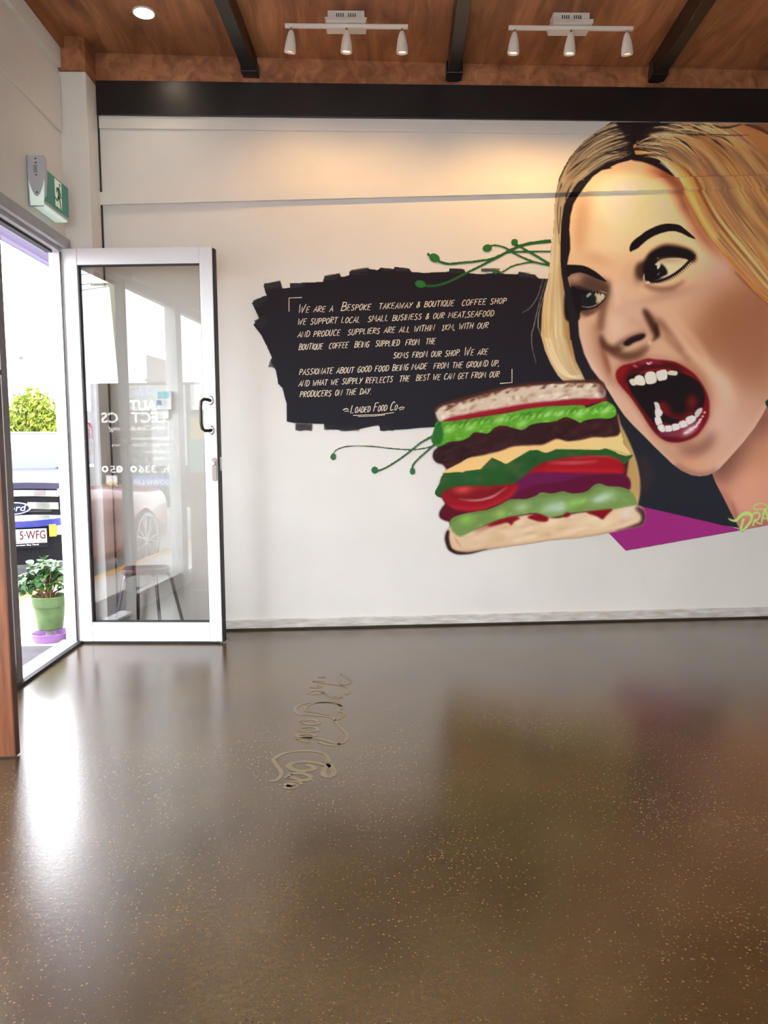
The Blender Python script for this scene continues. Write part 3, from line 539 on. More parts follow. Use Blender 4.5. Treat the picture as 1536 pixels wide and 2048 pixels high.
# ---------------------------------------------------------------- green pot, purple saucer, shrub
pc = np.array([-1.95, 4.64]); gz = -.0309
t = thing('plant_saucer', 'shallow purple plant saucer on the concrete just outside the doorway', 'saucer', (pc[0], pc[1], gz))
MB().lathe([(0, 0), (.098, 0), (.104, .004), (.116, .05), (.113, .052), (.108, .048), (.097, .012), (0, .010)], (pc[0], pc[1], gz), 36).build('dish', mat('purple_plastic', (134, 94, 150), .45, var=.06), t)
M_POT = mat('green_glazed_pot', (74, 98, 54), .6, var=.10, scale=14, col2=(92, 118, 70), bump=.1)
t = thing('potted_shrub', 'leafy green shrub in a light green pot outside the open doorway', 'plant', (pc[0], pc[1], gz+.012))
MB().lathe([(0, .0), (.03, 0), (.026, .066), (0, .066)], (pc[0], pc[1], gz+.012), 16).build('pot_foot', mat('grey_foot', (150, 146, 144), .7), t)
MB().lathe([(0, .06), (.070, .06), (.074, .066), (.092, .205), (.099, .206), (.104, .266), (.101, .270), (.094, .268), (.088, .21), (0, .21)], (pc[0], pc[1], gz+.012), 36).build('pot', M_POT, t, smooth=False)
MB().lathe([(0, .235), (.06, .24), (.092, .236), (.092, .22), (0, .22)], (pc[0], pc[1], gz+.012), 24).build('soil', mat('potting_soil', (70, 52, 40), .95, var=.3, scale=40, bump=.6), t)
M_STEM = mat('brown_stem', (146, 112, 76), .8, var=.2); M_LEAF = mat('glossy_green_leaf', (66, 106, 60), .32, var=.25, scale=9, spec=.6); M_LEAF2 = mat('pale_green_leaf', (122, 152, 104), .32, var=.2, scale=9, spec=.6)
rnd = random.Random(3)
def leaf_mesh(m, L=.062, wd=.021):
    mb = MB(); n = 6
    for i in range(n+1):
        u = i/n; w = wd*math.sin(math.pi*min(1, u*.98+.01))**.8*(1-.25*u); zc_ = -.35*L*u*u*.6
        mb.v += [(-w, L*u, zc_+w*.35), (0, L*u, zc_), (w, L*u, zc_+w*.35)]
    mb.f += [f for i in range(n) for f in ((i*3, i*3+1, i*3+4, i*3+3), (i*3+1, i*3+2, i*3+5, i*3+4))]
    me = bpy.data.meshes.new('leaf'); me.from_pydata(mb.v, [], mb.f); me.materials.append(m); me.polygons.foreach_set('use_smooth', [True]*len(me.polygons)); return me
LM = [leaf_mesh(M_LEAF), leaf_mesh(M_LEAF, .052, .018), leaf_mesh(M_LEAF2, .05, .018)]
tips = []
base = np.array([pc[0], pc[1], gz+.25])
clus = [(-.13, -.02, .14), (-.17, .03, .10), (-.10, -.07, .17), (-.05, .02, .20), (0, -.05, .235), (.03, .04, .24), (.07, -.01, .19), (.10, .04, .15), (.02, .08, .20), (-.06, .08, .17), (-.03, -.09, .14), (.08, -.07, .13), (-.11, .05, .06), (-.02, 0, .26), (.12, .0, .09), (-.15, -.05, .12), (-.19, -.01, .06), (-.08, -.04, .10), (-.12, -.02, .18), (.05, -.08, .20), (-.02, -.08, .20), (.03, -.03, .14), (-.06, -.06, .22), (.0, .03, .17)]
for i, c in enumerate(clus):
    e = base+np.array(c); m1 = base+np.array(c)*np.array([.35, .35, .5])+np.array([rnd.uniform(-.015, .015), rnd.uniform(-.015, .015), 0]); b0_ = base+np.array([rnd.uniform(-.03, .03), rnd.uniform(-.03, .03), -.02])
    MB().tube([b0_, m1, e], [.006, .0045, .002], 6).build('stem', M_STEM, t, smooth=True)
    for k in range(12):
        s = .5+.5*rnd.random(); p = m1*(1-s)+e*s+np.array([rnd.uniform(-.012, .012) for _ in range(3)])
        o = bpy.data.objects.new('leaf', rnd.choice(LM)); COL.objects.link(o); o.parent = t
        az = rnd.uniform(0, 2*math.pi); el = rnd.uniform(-.5, .8); k_ = rnd.uniform(.9, 1.3)
        o.matrix_local = Matrix.Translation(Vector(p)-Vector(t['_o']))@Matrix.Rotation(az, 4, 'Z')@Matrix.Rotation(el, 4, 'X')@Matrix.Rotation(rnd.uniform(-.5, .5), 4, 'Y')@Matrix.Scale(k_, 4)
# ---------------------------------------------------------------- far side of the yard seen through the doorway
def tree(label, c, r, h, n, m, seed, grp):
    q = random.Random(seed); t = thing('garden_tree', label, 'tree', c, grp); c = np.array(c, float)
    MB().tube([c, c+np.array([.1, 0, h*.35]), c+np.array([0, .1, h*.6])], [.12, .09, .05], 8).build('trunk', M_STEM, t, smooth=True)
    mb = MB()
    for _ in range(n):
        d = np.array([q.gauss(0, 1) for _ in range(3)]); d /= np.linalg.norm(d); p = c+np.array([0, 0, h*.62])+d*np.array([r, r, h*.40])*q.uniform(.45, 1)
        a = np.array([q.gauss(0, 1) for _ in range(3)]); a /= np.linalg.norm(a); b = np.cross(a, [q.random(), q.random(), 1.]); b /= np.linalg.norm(b); s = q.uniform(.035, .085)
        mb.add([p-a*s*1.6, p+b*s*.6, p+a*s*1.6, p-b*s*.6], [(0, 1, 2, 3)])
    o = mb.build('foliage', m, t, fix=False); o['kind'] = 'stuff'
M_TL1 = mat('yellow_green_foliage', (120, 132, 44), .6, var=.35, scale=1.4); M_TL2 = mat('dark_green_foliage', (66, 104, 50), .6, var=.3, scale=1.4)
def far(px, py, y, z=None):
    p = on(px, py, 1, y)
    if z is not None: p[2] = z
    return tuple(p)
tree('yellow-green tree in the yard seen through the doorway, the nearer and brighter one', far(66, 850, 20, -.25), .75, 2.9, 3600, M_TL1, 1, None)
tree('darker green bush in the yard seen through the doorway, further right', far(97, 850, 22.6, -.25), .7, 2.8, 3400, M_TL2, 2, None)
t = thing('picket_fence', 'black picket fence across the yard, seen through the doorway above the truck', 'fence', far(100, 930, 13, -.25))
a_, b_2 = np.array(far(84, 900, 13, 0)), np.array(far(150, 900, 13.6, 0))
for z in (.35, 1.0): MB().bar(a_+[0, 0, z-.25], b_2+[0, 0, z-.25], .04, .04).build('fence_rail', M_BLKP, t)
for k in range(14):
    p = a_*(1-k/13)+b_2*(k/13); MB().box(p[0]-.018, p[0]+.018, p[1]-.012, p[1]+.012, -.25, .98).build('picket', M_BLKP, t)
bl = thing('white_building', 'white building with a sloping eave line far across the yard beyond the doorway', 'building', far(60, 900, 30, -.25))
M_BLD = mat('white_render', (232, 230, 226), .8, var=.04)
p0, p1 = np.array(far(10, 800, 27)), np.array(far(46, 800, 24)); 
MB().hexa([(p0[0]-3, p0[1], -.25), (p1[0], p1[1], -.25), (p1[0]+.3, p1[1]+8, -.25), (p0[0]-3, p0[1]+8, -.25), (p0[0]-3, p0[1], 4.6), (p1[0], p1[1], 4.6), (p1[0]+.3, p1[1]+8, 4.6), (p0[0]-3, p0[1]+8, 4.6)]).build('wall', M_BLD, bl)
e0, e1 = np.array(far(42, 716, 24)), np.array(far(113, 742, 30))
MB().bar(e0, e1, .10, .10).build('gutter', mat('lilac_gutter', (84, 76, 84), .7, spec=.1), bl); MB().bar(e0+[0, .15, .22], e1+[0, .15, .22], .06, .05).build('eave_edge', MATS['lilac_gutter'], bl)
MB().hexa([e0+[0, .02, .05], e1+[0, .02, .05], e1+[0, 4, .9], e0+[0, 4, .9], e0+[0, .02, .14], e1+[0, .02, .14], e1+[0, 4, 1.0], e0+[0, 4, 1.0]]).build('roof', M_BLD, bl)
MB().hexa([e0+[0, .5, -6], e1+[0, .5, -6], e1+[0, .7, -6], e0+[0, .7, -6], e0+[0, .5, .05], e1+[0, .5, .05], e1+[0, .7, .05], e0+[0, .7, .05]]).build('side_wall', M_BLD, bl)
# ---------------------------------------------------------------- street seen only by reflection in the glass door
pn = dp(0, -.021, 0)
def mirp(p): return p-2*((p-pn)@dn)*dn
MC = mirp(CAMP)
def refl(px, py, ax, val):
    r = ray(px, py); r = r-2*(r@dn)*dn; return MC+(val-MC[ax])/r[ax]*r
sy_ = -4.0
s0, s1, s2 = refl(192, 767, 1, sy_), refl(348, 770, 1, sy_), refl(205, 975, 1, sy_)
sx0, sx1, sz1, sz0 = float(s0[0]), float(s1[0])+.35, float(s0[2]), float(s2[2])-.05
t = thing('auto_electrics_sign', 'grey auto electrics signboard with white lettering, seen only as a reflection in the glass door', 'sign', ((sx0+sx1)/2, sy_, -.25))
M_SGN = mat('warm_grey_signboard', (58, 54, 52), .8, var=.05, spec=.05); M_WHT = mat('white_sign_lettering', (238, 236, 234), .6); M_BLUT = mat('blue_sign_lettering', (110, 130, 214), .6)
MB().box(sx0, sx1, sy_-.06, sy_, sz0-.3, sz1).build('board', M_SGN, t); MB().box(sx0-.10, sx0, sy_-.07, sy_+.01, -.25, sz1).build('post', M_ALUG, t); MB().box(sx1, sx1+.1, sy_-.07, sy_+.01, -.25, sz1).build('post', M_ALUG, t)
def sgn(txt, px0, px1, py, hpx, m=M_WHT, shear=0., bold=.02):
    """text between two reflected photo columns; runs left to right for somebody in the street"""
    a, b = refl(px1, py, 1, sy_), refl(px0, py, 1, sy_); w = abs(float(a[0]-b[0])); h = hpx*12.9/1500
    x = max(float(a[0]), float(b[0])); text_mesh('lettering', txt, m, t, (x, sy_+.001, float(a[2])), (-1, 0, 0), (0, 0, 1), h/.70, shear=shear, depth=.001, width=w, bold=bold)
sgn('Alc us', 232, 310, 791, 14, M_BLUT, .3, .01)
sgn('AUTO', 238, 312, 820, 20); sgn('ELECTRICS', 204, 348, 844, 20); sgn('& Air-Conditioning', 218, 346, 860, 9, shear=.2, bold=.01)
sgn('- Engine Management', 254, 350, 879, 6.5, bold=0.); sgn('- Alternators & Starter Motors', 224, 351, 892, 6.5, bold=0.); sgn('- Wiring Repair', 286, 351, 906, 6.5, bold=0.); sgn('- Batteries', 308, 352, 919, 6.5, bold=0.)
sgn('Ph. 336 3585', 222, 352, 945, 14)
q0_, q1_ = refl(246, 952, 1, sy_), refl(354, 972, 1, sy_); lo_x, hi_x = sorted((float(q0_[0]), float(q1_[0])))
MB().box(lo_x, hi_x, sy_, sy_+.004, float(q1_[2]), float(q0_[2])).build('blue_panel', mat('blue_arrow_panel', (74, 100, 180), .6), t)
a_ = sgn
_a, _b = refl(342, 969, 1, sy_), refl(256, 969, 1, sy_); text_mesh('lettering', 'DOWN LANE', M_WHT, t, (max(_a[0], _b[0]), sy_+.005, float(_a[2])), (-1, 0, 0), (0, 0, 1), .12, depth=.001, width=abs(float(_a[0]-_b[0])), bold=.02)
q0_, q1_ = refl(212, 951, 1, sy_), refl(235, 972, 1, sy_); lo_x, hi_x = sorted((float(q0_[0]), float(q1_[0]))); z0_, z1_ = float(q1_[2]), float(q0_[2])
MB().box(lo_x, hi_x, sy_, sy_+.004, z0_, z1_).build('white_notice', M_WHT, t); MB().box(lo_x, hi_x, sy_+.004, sy_+.006, z0_, z0_+.35*(z1_-z0_)).build('yellow_strip', mat('notice_yellow', (240, 206, 90), .6), t)
# second sign, white with pink lettering
d0, d1 = refl(168, 822, 1, -4.6), refl(203, 928, 1, -4.6)
t = thing('dental_sign', 'white dental signboard with pink letters left of the grey sign, seen only as a reflection', 'sign', (float(d0[0]), -4.6, -.25))
x0_, x1_ = sorted((float(d0[0])-.35, float(d1[0]))); MB().box(x0_, x1_, -4.66, -4.6, float(d1[2]), float(d0[2])).build('board', mat('white_signboard', (236, 232, 232), .6), t); MB().box(x0_+.05, x0_+.12, -4.66, -4.6, -.25, float(d1[2])).build('post', M_ALUG, t); MB().box(x1_-.12, x1_-.05, -4.66, -4.6, -.25, float(d1[2])).build('post', M_ALUG, t)
M_PINK = mat('pink_sign_lettering', (214, 70, 120), .6)
def dsg(txt, px0, px1, py, h, m):
    a, b = refl(px1, py, 1, -4.6), refl(px0, py, 1, -4.6); text_mesh('lettering', txt, m, t, (max(a[0], b[0]), -4.599, float(a[2])), (-1, 0, 0), (0, 0, 1), h, depth=.001, width=abs(float(a[0]-b[0])))
dsg('NB', 172, 198, 877, .26, M_PINK); dsg('DENTAL', 168, 200, 892, .09, MATS['grey_label']); dsg('6 429', 172, 202, 909, .13, M_PINK)
lf = MB(); c_ = refl(184, 851, 1, -4.6)
for s in (-1, 1): lf.prism([c_+np.array([s*x, .001, z]) for x, z in ((0, -.06), (.05, -.02), (.10, .06), (.04, .05), (.0, .0))], (0, .003, 0))
lf.build('leaf_emblem', M_PINK, t)
# timber power pole with wires
ptp, pbt = refl(222, 545, 1, -8.), refl(246, 790, 1, -8.); dv = (pbt-ptp)/(ptp[2]-pbt[2]); top = ptp-dv*2.4; bot = pbt+dv*(pbt[2]+.25)
t = thing('power_pole', 'weathered green-grey timber power pole with wires, seen only as a reflection in the glass door', 'pole', tuple(bot))
MB().tube([bot, top], [.085, .062], 14).build('pole', mat('weathered_pole', (128, 130, 108), .9, var=.15, stretch=(6, 6, .6)), t, smooth=True)
for f_ in (.30, .345):
    q = top*(1-f_)+bot*f_; MB().bar(q+[-.5, 0, 0], q+[.5, 0, 0], .05, .05).build('crossarm', MATS['weathered_pole'], t)
for dx, f_ in ((-.5, .3), (.5, .3), (-.5, .345), (.5, .345)):
    q = top*(1-f_)+bot*f_+np.array([dx, 0, .03])
    for s in (-1, 1): MB().tube([q, q+np.array([s*4, -.8, -.28]), q+np.array([s*9, -1.6, .1])], .009, 5).build('wire', M_BLKP, t)
hq0, hq1 = refl(292, 709, 1, -9.), refl(329, 720, 1, -9.)
t = thing('grey_tower', 'plain grey block of a building behind the signboard, seen only as a reflection', 'building', (float(hq0[0]+hq1[0])/2, -9.5, -.25))
xa_, xb_ = sorted((float(hq0[0]), float(hq1[0]))); MB().hexa([(xa_, -10, -.25), (xb_, -10, -.25), (xb_, -9, -.25), (xa_, -9, -.25), (xa_, -10, float(hq0[2])), (xb_, -10, float(hq1[2])), (xb_, -9, float(hq1[2])), (xa_, -9, float(hq0[2]))]).build('wall', mat('mid_grey_render', (150, 140, 134), .8, var=.05), t)
MB().box(xa_-.04, xb_+.04, -9.02, -8.97, float(hq1[2])-.5, float(hq1[2])-.42).build('parapet_band', MATS['mid_grey_render'], t)
# decals on the door pane
M_RING = M_DEC
for px in (211, 240, 268):
    c = on_pane(px, 938); rg = []
    MB().lathe([(.010, 0), (.0185, 0), (.0185, .0008), (.010, .0008)], c+dn*.0065, 24, M=MD, ring=True).build('ring_decal', M_RING, door)
# ---------------------------------------------------------------- mural painter (numpy): colours of the painted wall art
import numpy as np
PX0, PY0, PX1, PY1 = 490, 236, 1680, 1125
PW, PH = PX1-PX0, PY1-PY0
RGB = np.zeros((PH, PW, 3)); ALP = np.zeros((PH, PW)); LAB = np.zeros((PH, PW), int); CUR = [1]
YY, XX = np.mgrid[0:PH, 0:PW]; XX = XX+PX0+.5; YY = YY+PY0+.5
rng = np.random.RandomState(7)

def A(p): return [(1040+x/3.097, 240+y/3.097) for x, y in p]
def B(p): return [(1040+x/3.097, 540+y/3.097) for x, y in p]
def E(p): return [(1110+x/4.955, 440+y/4.955) for x, y in p]
def Mo(p): return [(1120+x/5.12, 620+y/5.12) for x, y in p]
def G(p): return [(640+x/2.327, 740+y/2.327) for x, y in p]     # burger zoom
def HR(p): return [(1286+x/6.144, 240+y/6.144) for x, y in p]
def HL(p): return [(1040+x/6.144, 240+y/6.144) for x, y in p]
def N(p): return [(1256+x/4.875, 660+y/4.875) for x, y in p]

def spline(P, closed=False, n=8):
    P = np.array(P, float); m = len(P)
    if m < 3: return P
    if closed: Q = np.vstack([P[-1], P, P[0], P[1]])
    else: Q = np.vstack([2*P[0]-P[1], P, 2*P[-1]-P[-2]])
    t = np.linspace(0, 1, n, endpoint=False)[:, None]; out = []
    for i in range(len(Q)-3):
        a, b, c, d = Q[i:i+4]
        out.append(.5*((2*b)+(-a+c)*t+(2*a-5*b+4*c-d)*t*t+(-a+3*b-3*c+d)*t**3))
    out = np.vstack(out)
    return out if closed else np.vstack([out, P[-1]])

def box1(a, r, ax):
    k = 2*r+1; pad = [(0, 0), (0, 0)]; pad[ax] = (r+1, r)
    c = np.cumsum(np.pad(a, pad, mode='edge'), ax)
    if ax: return (c[:, k:]-c[:, :-k])/k
    return (c[k:]-c[:-k])/k
def blur(a, s):
    if s < .6: return a
    r = max(1, int(round(s*.98)))
    for _ in range(3): a = box1(box1(a, r, 0), r, 1)
    return a

def mask(P, soft=0.):
    """coverage of a polygon, returns (slice y, slice x, array)"""
    P = np.asarray(P, float); g = int(3*soft)+3
    xa = max(0, int(P[:, 0].min()-PX0)-g); xb = min(PW, int(P[:, 0].max()-PX0)+g+2)
    ya = max(0, int(P[:, 1].min()-PY0)-g); yb = min(PH, int(P[:, 1].max()-PY0)+g+2)
    if xb <= xa or yb <= ya: return None
    m = np.zeros((yb-ya, xb-xa)); w = xb-xa
    x1 = P[:, 0]-PX0-xa; y1 = P[:, 1]-PY0-ya; x2 = np.roll(x1, -1); y2 = np.roll(y1, -1)
    SS = 3; edges = np.arange(w+1)
    for r in range(yb-ya):
        for s in range(SS):
            y = r+(s+.5)/SS
            k = (y1 <= y) != (y2 <= y)
            if not k.any(): continue
            xs = np.sort(x1[k]+(y-y1[k])/(y2[k]-y1[k])*(x2[k]-x1[k]))
            for a, b in zip(xs[::2], xs[1::2]):
                a = max(a, 0.); b = min(b, w)
                if b <= a: continue
                ia, ib = int(a), int(b)
                if ia == ib: m[r, min(ia, w-1)] += (b-a)/SS
                else:
                    m[r, ia] += (ia+1-a)/SS; m[r, ia+1:ib] += 1./SS
                    if ib < w: m[r, ib] += (b-ib)/SS
    m = blur(m, soft)
    return slice(ya, yb), slice(xa, xb), m

def comp(sy, sx, m, col, clip=None, film=True):
    if clip is not None: m = m*clip[sy, sx]
    m = np.clip(m, 0, 1)
    LAB[sy, sx] = np.where((m > .4) | ((LAB[sy, sx] == 0) & (m > .004)), CUR[0], LAB[sy, sx]) if film else LAB[sy, sx]
    c = np.array(col, float) if not callable(col) else col(XX[sy, sx], YY[sy, sx])
    a0 = ALP[sy, sx]
    if film:
        a1 = a0+m*(1-a0)
        w = np.where(a1 > 1e-4, m/np.maximum(a1, 1e-4), 0)[..., None]
        RGB[sy, sx] = RGB[sy, sx]*(1-w)+c*w; ALP[sy, sx] = a1
    else:
        RGB[sy, sx] = RGB[sy, sx]*(1-m[..., None])+c*m[..., None]

def poly(P, col, soft=.0, al=1., smooth=True, clip=None, film=True):
    q = spline(P, True) if smooth else np.array(P, float)
    r = mask(q, soft)
    if r: comp(r[0], r[1], r[2]*al, col, clip, film)
def full(P, soft=0., smooth=True):
    o = np.zeros((PH, PW)); r = mask(spline(P, True) if smooth else P, soft)
    if r: o[r[0], r[1]] = np.clip(r[2], 0, 1)
    return o
def ribbon(P, w, n=8):
    q = spline(P, False, n); t = np.gradient(q, axis=0); L = np.hypot(t[:, 0], t[:, 1])+1e-9
    nrm = np.stack([-t[:, 1]/L, t[:, 0]/L], 1)
    w = np.interp(np.linspace(0, 1, len(q)), np.linspace(0, 1, len(np.atleast_1d(w))), np.atleast_1d(w))[:, None]/2
    return np.vstack([q+nrm*w, (q-nrm*w)[::-1]])
def stroke(P, w, col, al=1., soft=.0, clip=None, film=True):
    r = mask(ribbon(P, w), soft)
    if r: comp(r[0], r[1], r[2]*al, col, clip, film)
def blob(c, rx, ry, rot, col, al=1., clip=None, film=False, hard=1.):
    cx, cy = c; k = 3.2; R_ = max(rx, ry)*k
    xa = max(0, int(cx-R_-PX0)); xb = min(PW, int(cx+R_-PX0)); ya = max(0, int(cy-R_-PY0)); yb = min(PH, int(cy+R_-PY0))
    if xb <= xa or yb <= ya: return
    sy, sx = slice(ya, yb), slice(xa, xb)
    dx, dy = XX[sy, sx]-cx, YY[sy, sx]-cy; a = np.radians(rot); u = (dx*np.cos(a)+dy*np.sin(a))/rx; v = (-dx*np.sin(a)+dy*np.cos(a))/ry
    comp(sy, sx, al*np.exp(-.5*(u*u+v*v)**hard), col, clip, film)
def air(P, w, col, al=1., soft=6, clip=None): stroke(P, w, col, al, soft, clip, False)

BLACK = (36, 27, 30); NAVY = (38, 36, 44)
def dark(x, y):
    t = np.clip((y-430)/500, 0, 1)[..., None]
    return np.array([33, 22, 24])*(1-t)+np.array([37, 37, 45])*t


# ---------------------------------------------------------------- black panel, brushed edges
def T(p): return [(480+x/2.3631, 480+y/2.3631) for x, y in p]
poly(T([(55, 295), (125, 262), (110, 215), (190, 195), (200, 228), (235, 225), (235, 203), (300, 200), (390, 197), (398, 175), (470, 160), (480, 175), (515, 165), (517, 148), (600, 135), (650, 140), (665, 130), (725, 138), (730, 125), (800, 135), (810, 150), (870, 155), (985, 148), (990, 134), (1060, 138), (1065, 155), (1140, 160), (1200, 155), (1310, 162), (1320, 148), (1400, 170), (1410, 180), (1480, 185), (1560, 200), (1560, 700), (1250, 740), (1100, 775), (980, 800), (945, 840), (940, 882), (850, 888), (800, 893), (700, 900), (665, 902), (655, 875), (600, 885), (560, 895), (500, 900), (410, 893), (395, 870), (260, 865), (220, 858), (218, 770), (200, 700), (180, 680), (170, 620), (145, 570), (150, 555), (125, 500), (100, 450), (62, 400), (90, 370)]), dark, .4, smooth=False)
for (x, y, w, h, a, r) in [(112, 205, 80, 30, .85, -10), (60, 285, 64, 30, .8, -22), (236, 205, 70, 22, .75, -3), (396, 168, 76, 24, .75, -10), (520, 140, 90, 22, .7, -8), (668, 132, 60, 14, .6, 3), (730, 128, 74, 18, .7, 6), (990, 135, 72, 20, .75, 4), (1138, 133, 90, 18, .6, 0), (1316, 150, 84, 22, .8, 10), (262, 868, 80, 32, .8, 2), (395, 876, 60, 22, .7, -4), (470, 882, 96, 22, .45, 0), (660, 880, 66, 22, .8, 0), (145, 560, 30, 40, .6, 20), (66, 380, 60, 40, .7, -24)]:
    c_, s_ = np.cos(np.radians(r)), np.sin(np.radians(r)); q = [(x+u*c_-v*s_, y+u*s_+v*c_) for u, v in ((0, 0), (w, 0), (w*.98, h), (w*.6, h*.9), (w*.3, h*1.08), (0, h*.95))]
    poly(T(q), (46, 40, 42), .5, a, smooth=False)
    for k in range(5):
        v = rng.uniform(0, h); stroke(T([(x+w*.05, y+v), (x+w*rng.uniform(.6, 1), y+v+rng.uniform(-3, 3))]), 1.2, (60, 54, 54), .5, .4)
# ---------------------------------------------------------------- backing black
CUR[0] = 2
poly(A([(560, 8), (700, -8), (900, -8), (1130, -8), (1130, 60), (820, 300), (640, 300), (430, 420), (310, 560), (300, 900), (340, 1363), (250, 1363), (245, 900), (250, 700), (270, 520), (380, 340), (540, 230), (560, 60)]), dark, .5, smooth=False)
CUR[0] = 7
poly([(1086, 560), (1150, 545), (1180, 700), (1290, 850), (1440, 935), (1490, 1058), (1280, 1024), (1240, 1010), (1180, 840), (1070, 800), (1075, 640)], dark, .4, smooth=False)

# ---------------------------------------------------------------- green tendrils
CUR[0] = 8
GRN = (40, 92, 36)
for P_, w in [([(885, 65), (960, 108), (1040, 108), (1180, 90), (1260, 60), (1350, 55), (1470, 53)], [5, 5, 4.5, 4.5, 4, 4, 4]), ([(830, 205), (900, 218), (980, 200), (1080, 150), (1200, 90), (1330, 25), (1470, 3)], [4, 4.5, 4.5, 4.5, 5, 6, 7]), ([(1150, 40), (1200, 25), (1250, 35), (1300, 65), (1380, 100), (1470, 122)], [3, 3.5, 3.5, 3.5, 4, 4]), ([(1285, 8), (1330, 35), (1400, 75), (1470, 118)], [4, 4, 4.5, 5]), ([(1200, 152), (1240, 150), (1290, 122), (1380, 105), (1470, 120)], [3, 3, 3.4, 3.4, 3])]:
    stroke(T(P_), w, GRN, 1, .4)
for c_, rx, ry, r in [((918, 84), 11, 8.5, 25), ((852, 208), 10.5, 7.5, 12), ((1168, 38), 9.5, 7.5, -8), ((1297, 10), 7, 7, 10), ((1205, 152), 5, 3.6, 20)]:
    cx_, cy_ = T([c_])[0]; a_ = np.linspace(0, 2*np.pi, 20, endpoint=False); rr = np.radians(r)
    poly([(cx_+rx*np.cos(t)*np.cos(rr)-ry*np.sin(t)*np.sin(rr), cy_+rx*np.cos(t)*np.sin(rr)+ry*np.sin(t)*np.cos(rr)) for t in a_], (46, 104, 40), .4)
CUR[0] = 5
def K(p): return [(640+x/5.908, 850+y/5.908) for x, y in p]
for P_, w in [([(150, 340), (200, 290), (300, 255), (450, 243), (650, 255), (850, 278), (1050, 290), (1200, 280), (1360, 240)], [2, 2.6, 2.6, 2.6, 2.6, 2.6, 3, 3, 3]), ([(640, 545), (700, 535), (800, 490), (950, 395), (1100, 280), (1200, 200), (1370, 110)], [4, 4, 4, 4, 4, 4, 5]), ([(1085, 520), (1100, 470), (1160, 400), (1260, 310), (1350, 230)], [4, 4, 4, 4, 4.6])]:
    stroke(K(P_), w, (62, 98, 64), 1, .3)
for c_, rx, ry, r in [((155, 375), 5.6, 6.6, 30), ((645, 532), 6.6, 7.4, 0), ((1090, 545), 5.6, 7, 0)]:
    cx_, cy_ = K([c_])[0]; a_ = np.linspace(0, 2*np.pi, 20, endpoint=False)
    poly([(cx_+rx*np.cos(t), cy_+ry*np.sin(t)) for t in a_], (52, 112, 66), .4)
CUR[0] = 2
# ---------------------------------------------------------------- neck
neck = B([(1190, 1262), (1215, 1325), (1255, 1400), (1300, 1490), (1345, 1575), (1366, 1612), (1536, 1580), (2000, 1490), (2000, 600), (1536, 820), (1300, 1100)])
poly(B([(1520, 560), (2000, 500), (2000, 1200), (1640, 1000), (1560, 840)]), (150, 98, 58), .5, smooth=False)
CN = full(neck, .4, False)
poly(neck, (203, 140, 116), .4, smooth=False)
air(B([(1200, 1250), (1340, 1160), (1480, 960), (1560, 840)]), [70, 60, 46], (112, 66, 56), .85, 15, CN)
air(B([(1200, 1275), (1290, 1200), (1390, 1090)]), [40, 34], (104, 62, 52), .55, 10, CN)
air(B([(1240, 1370), (1290, 1460), (1345, 1570)]), [22, 22], (150, 84, 70), .6, 6, CN)
air(B([(1310, 1430), (1335, 1510), (1350, 1560)]), [4, 5, 4], (122, 72, 62), .6, 2, CN)
blob(B([(1420, 1300)])[0], 30, 45, 30, (216, 152, 122), .7, CN)
blob(B([(1500, 1130)])[0], 26, 30, 30, (192, 130, 96), .7, CN)
blob(B([(1560, 1560)])[0], 60, 12, -10, (150, 78, 82), .7, CN)
# ---------------------------------------------------------------- left hair
hl = A([(570, 10), (480, 68), (400, 125), (350, 180), (305, 235), (268, 300), (240, 360), (222, 420), (214, 500), (212, 600), (205, 700), (192, 800), (184, 900), (176, 980), (150, 1080), (135, 1200), (130, 1330)])+B([(134, 420), (155, 500), (190, 580), (235, 655), (285, 704), (410, 700), (385, 640), (345, 560), (318, 430), (300, 300), (285, 180), (265, 60)])+A([(252, 900), (250, 760), (255, 640), (272, 530), (300, 460), (350, 395), (450, 318), (540, 264), (640, 235), (700, 165), (690, 100), (720, 40), (700, 10)])
CH = full(hl, .5, False)
def lh(x, y):
    t = np.clip((y-330)/330, 0, 1)[..., None]; u = np.clip((x-1085)/60, 0, 1)[..., None]
    return (np.array([160, 126, 88])*(1-t)+np.array([230, 194, 142])*t)*(1-.12*u)
poly(hl, lh, .5, smooth=False)
# flow of the left lock: centre lines between outer and inner edges
outer = spline(A([(690, 18), (560, 40), (450, 90), (360, 170), (290, 270), (240, 370), (216, 480), (208, 640), (192, 800), (180, 950), (150, 1080), (132, 1220), (132, 1330)])+B([(136, 430), (160, 520), (210, 620), (280, 700)]), False, 10)
inner = spline(A([(705, 200), (640, 230), (545, 262), (450, 316), (360, 390), (300, 455), (270, 530), (254, 640), (250, 800), (256, 930), (275, 1060), (296, 1200), (305, 1330)])+B([(322, 440), (350, 560), (385, 630), (410, 690)]), False, 10)
kk = min(len(outer), len(inner))
oi = np.linspace(0, 1, 100)
def rs(q): return np.stack([np.interp(oi, np.linspace(0, 1, len(q)), q[:, k]) for k in (0, 1)], 1)
outer, inner = rs(outer), rs(inner)
for i in range(150):
    s = rng.uniform(.02, .98); a = rng.uniform(0, .85); L = rng.uniform(.08, .3); b = min(1, a+L)
    ia, ib = int(a*99), max(int(b*99), int(a*99)+3)
    p = (outer*(1-s)+inner*s)[ia:ib+1:3]
    if len(p) < 3: continue
    up = a < .35
    col = [(238, 205, 150), (205, 150, 84), (246, 222, 178), (222, 172, 108), (196, 140, 78)][rng.randint(5)] if not up else [(188, 154, 112), (128, 96, 64), (206, 174, 130), (154, 118, 80), (88, 62, 44)][rng.randint(5)]
    stroke(p, [.5, rng.uniform(1.5, 4), .5], col, rng.uniform(.35, .8), .8, CH)
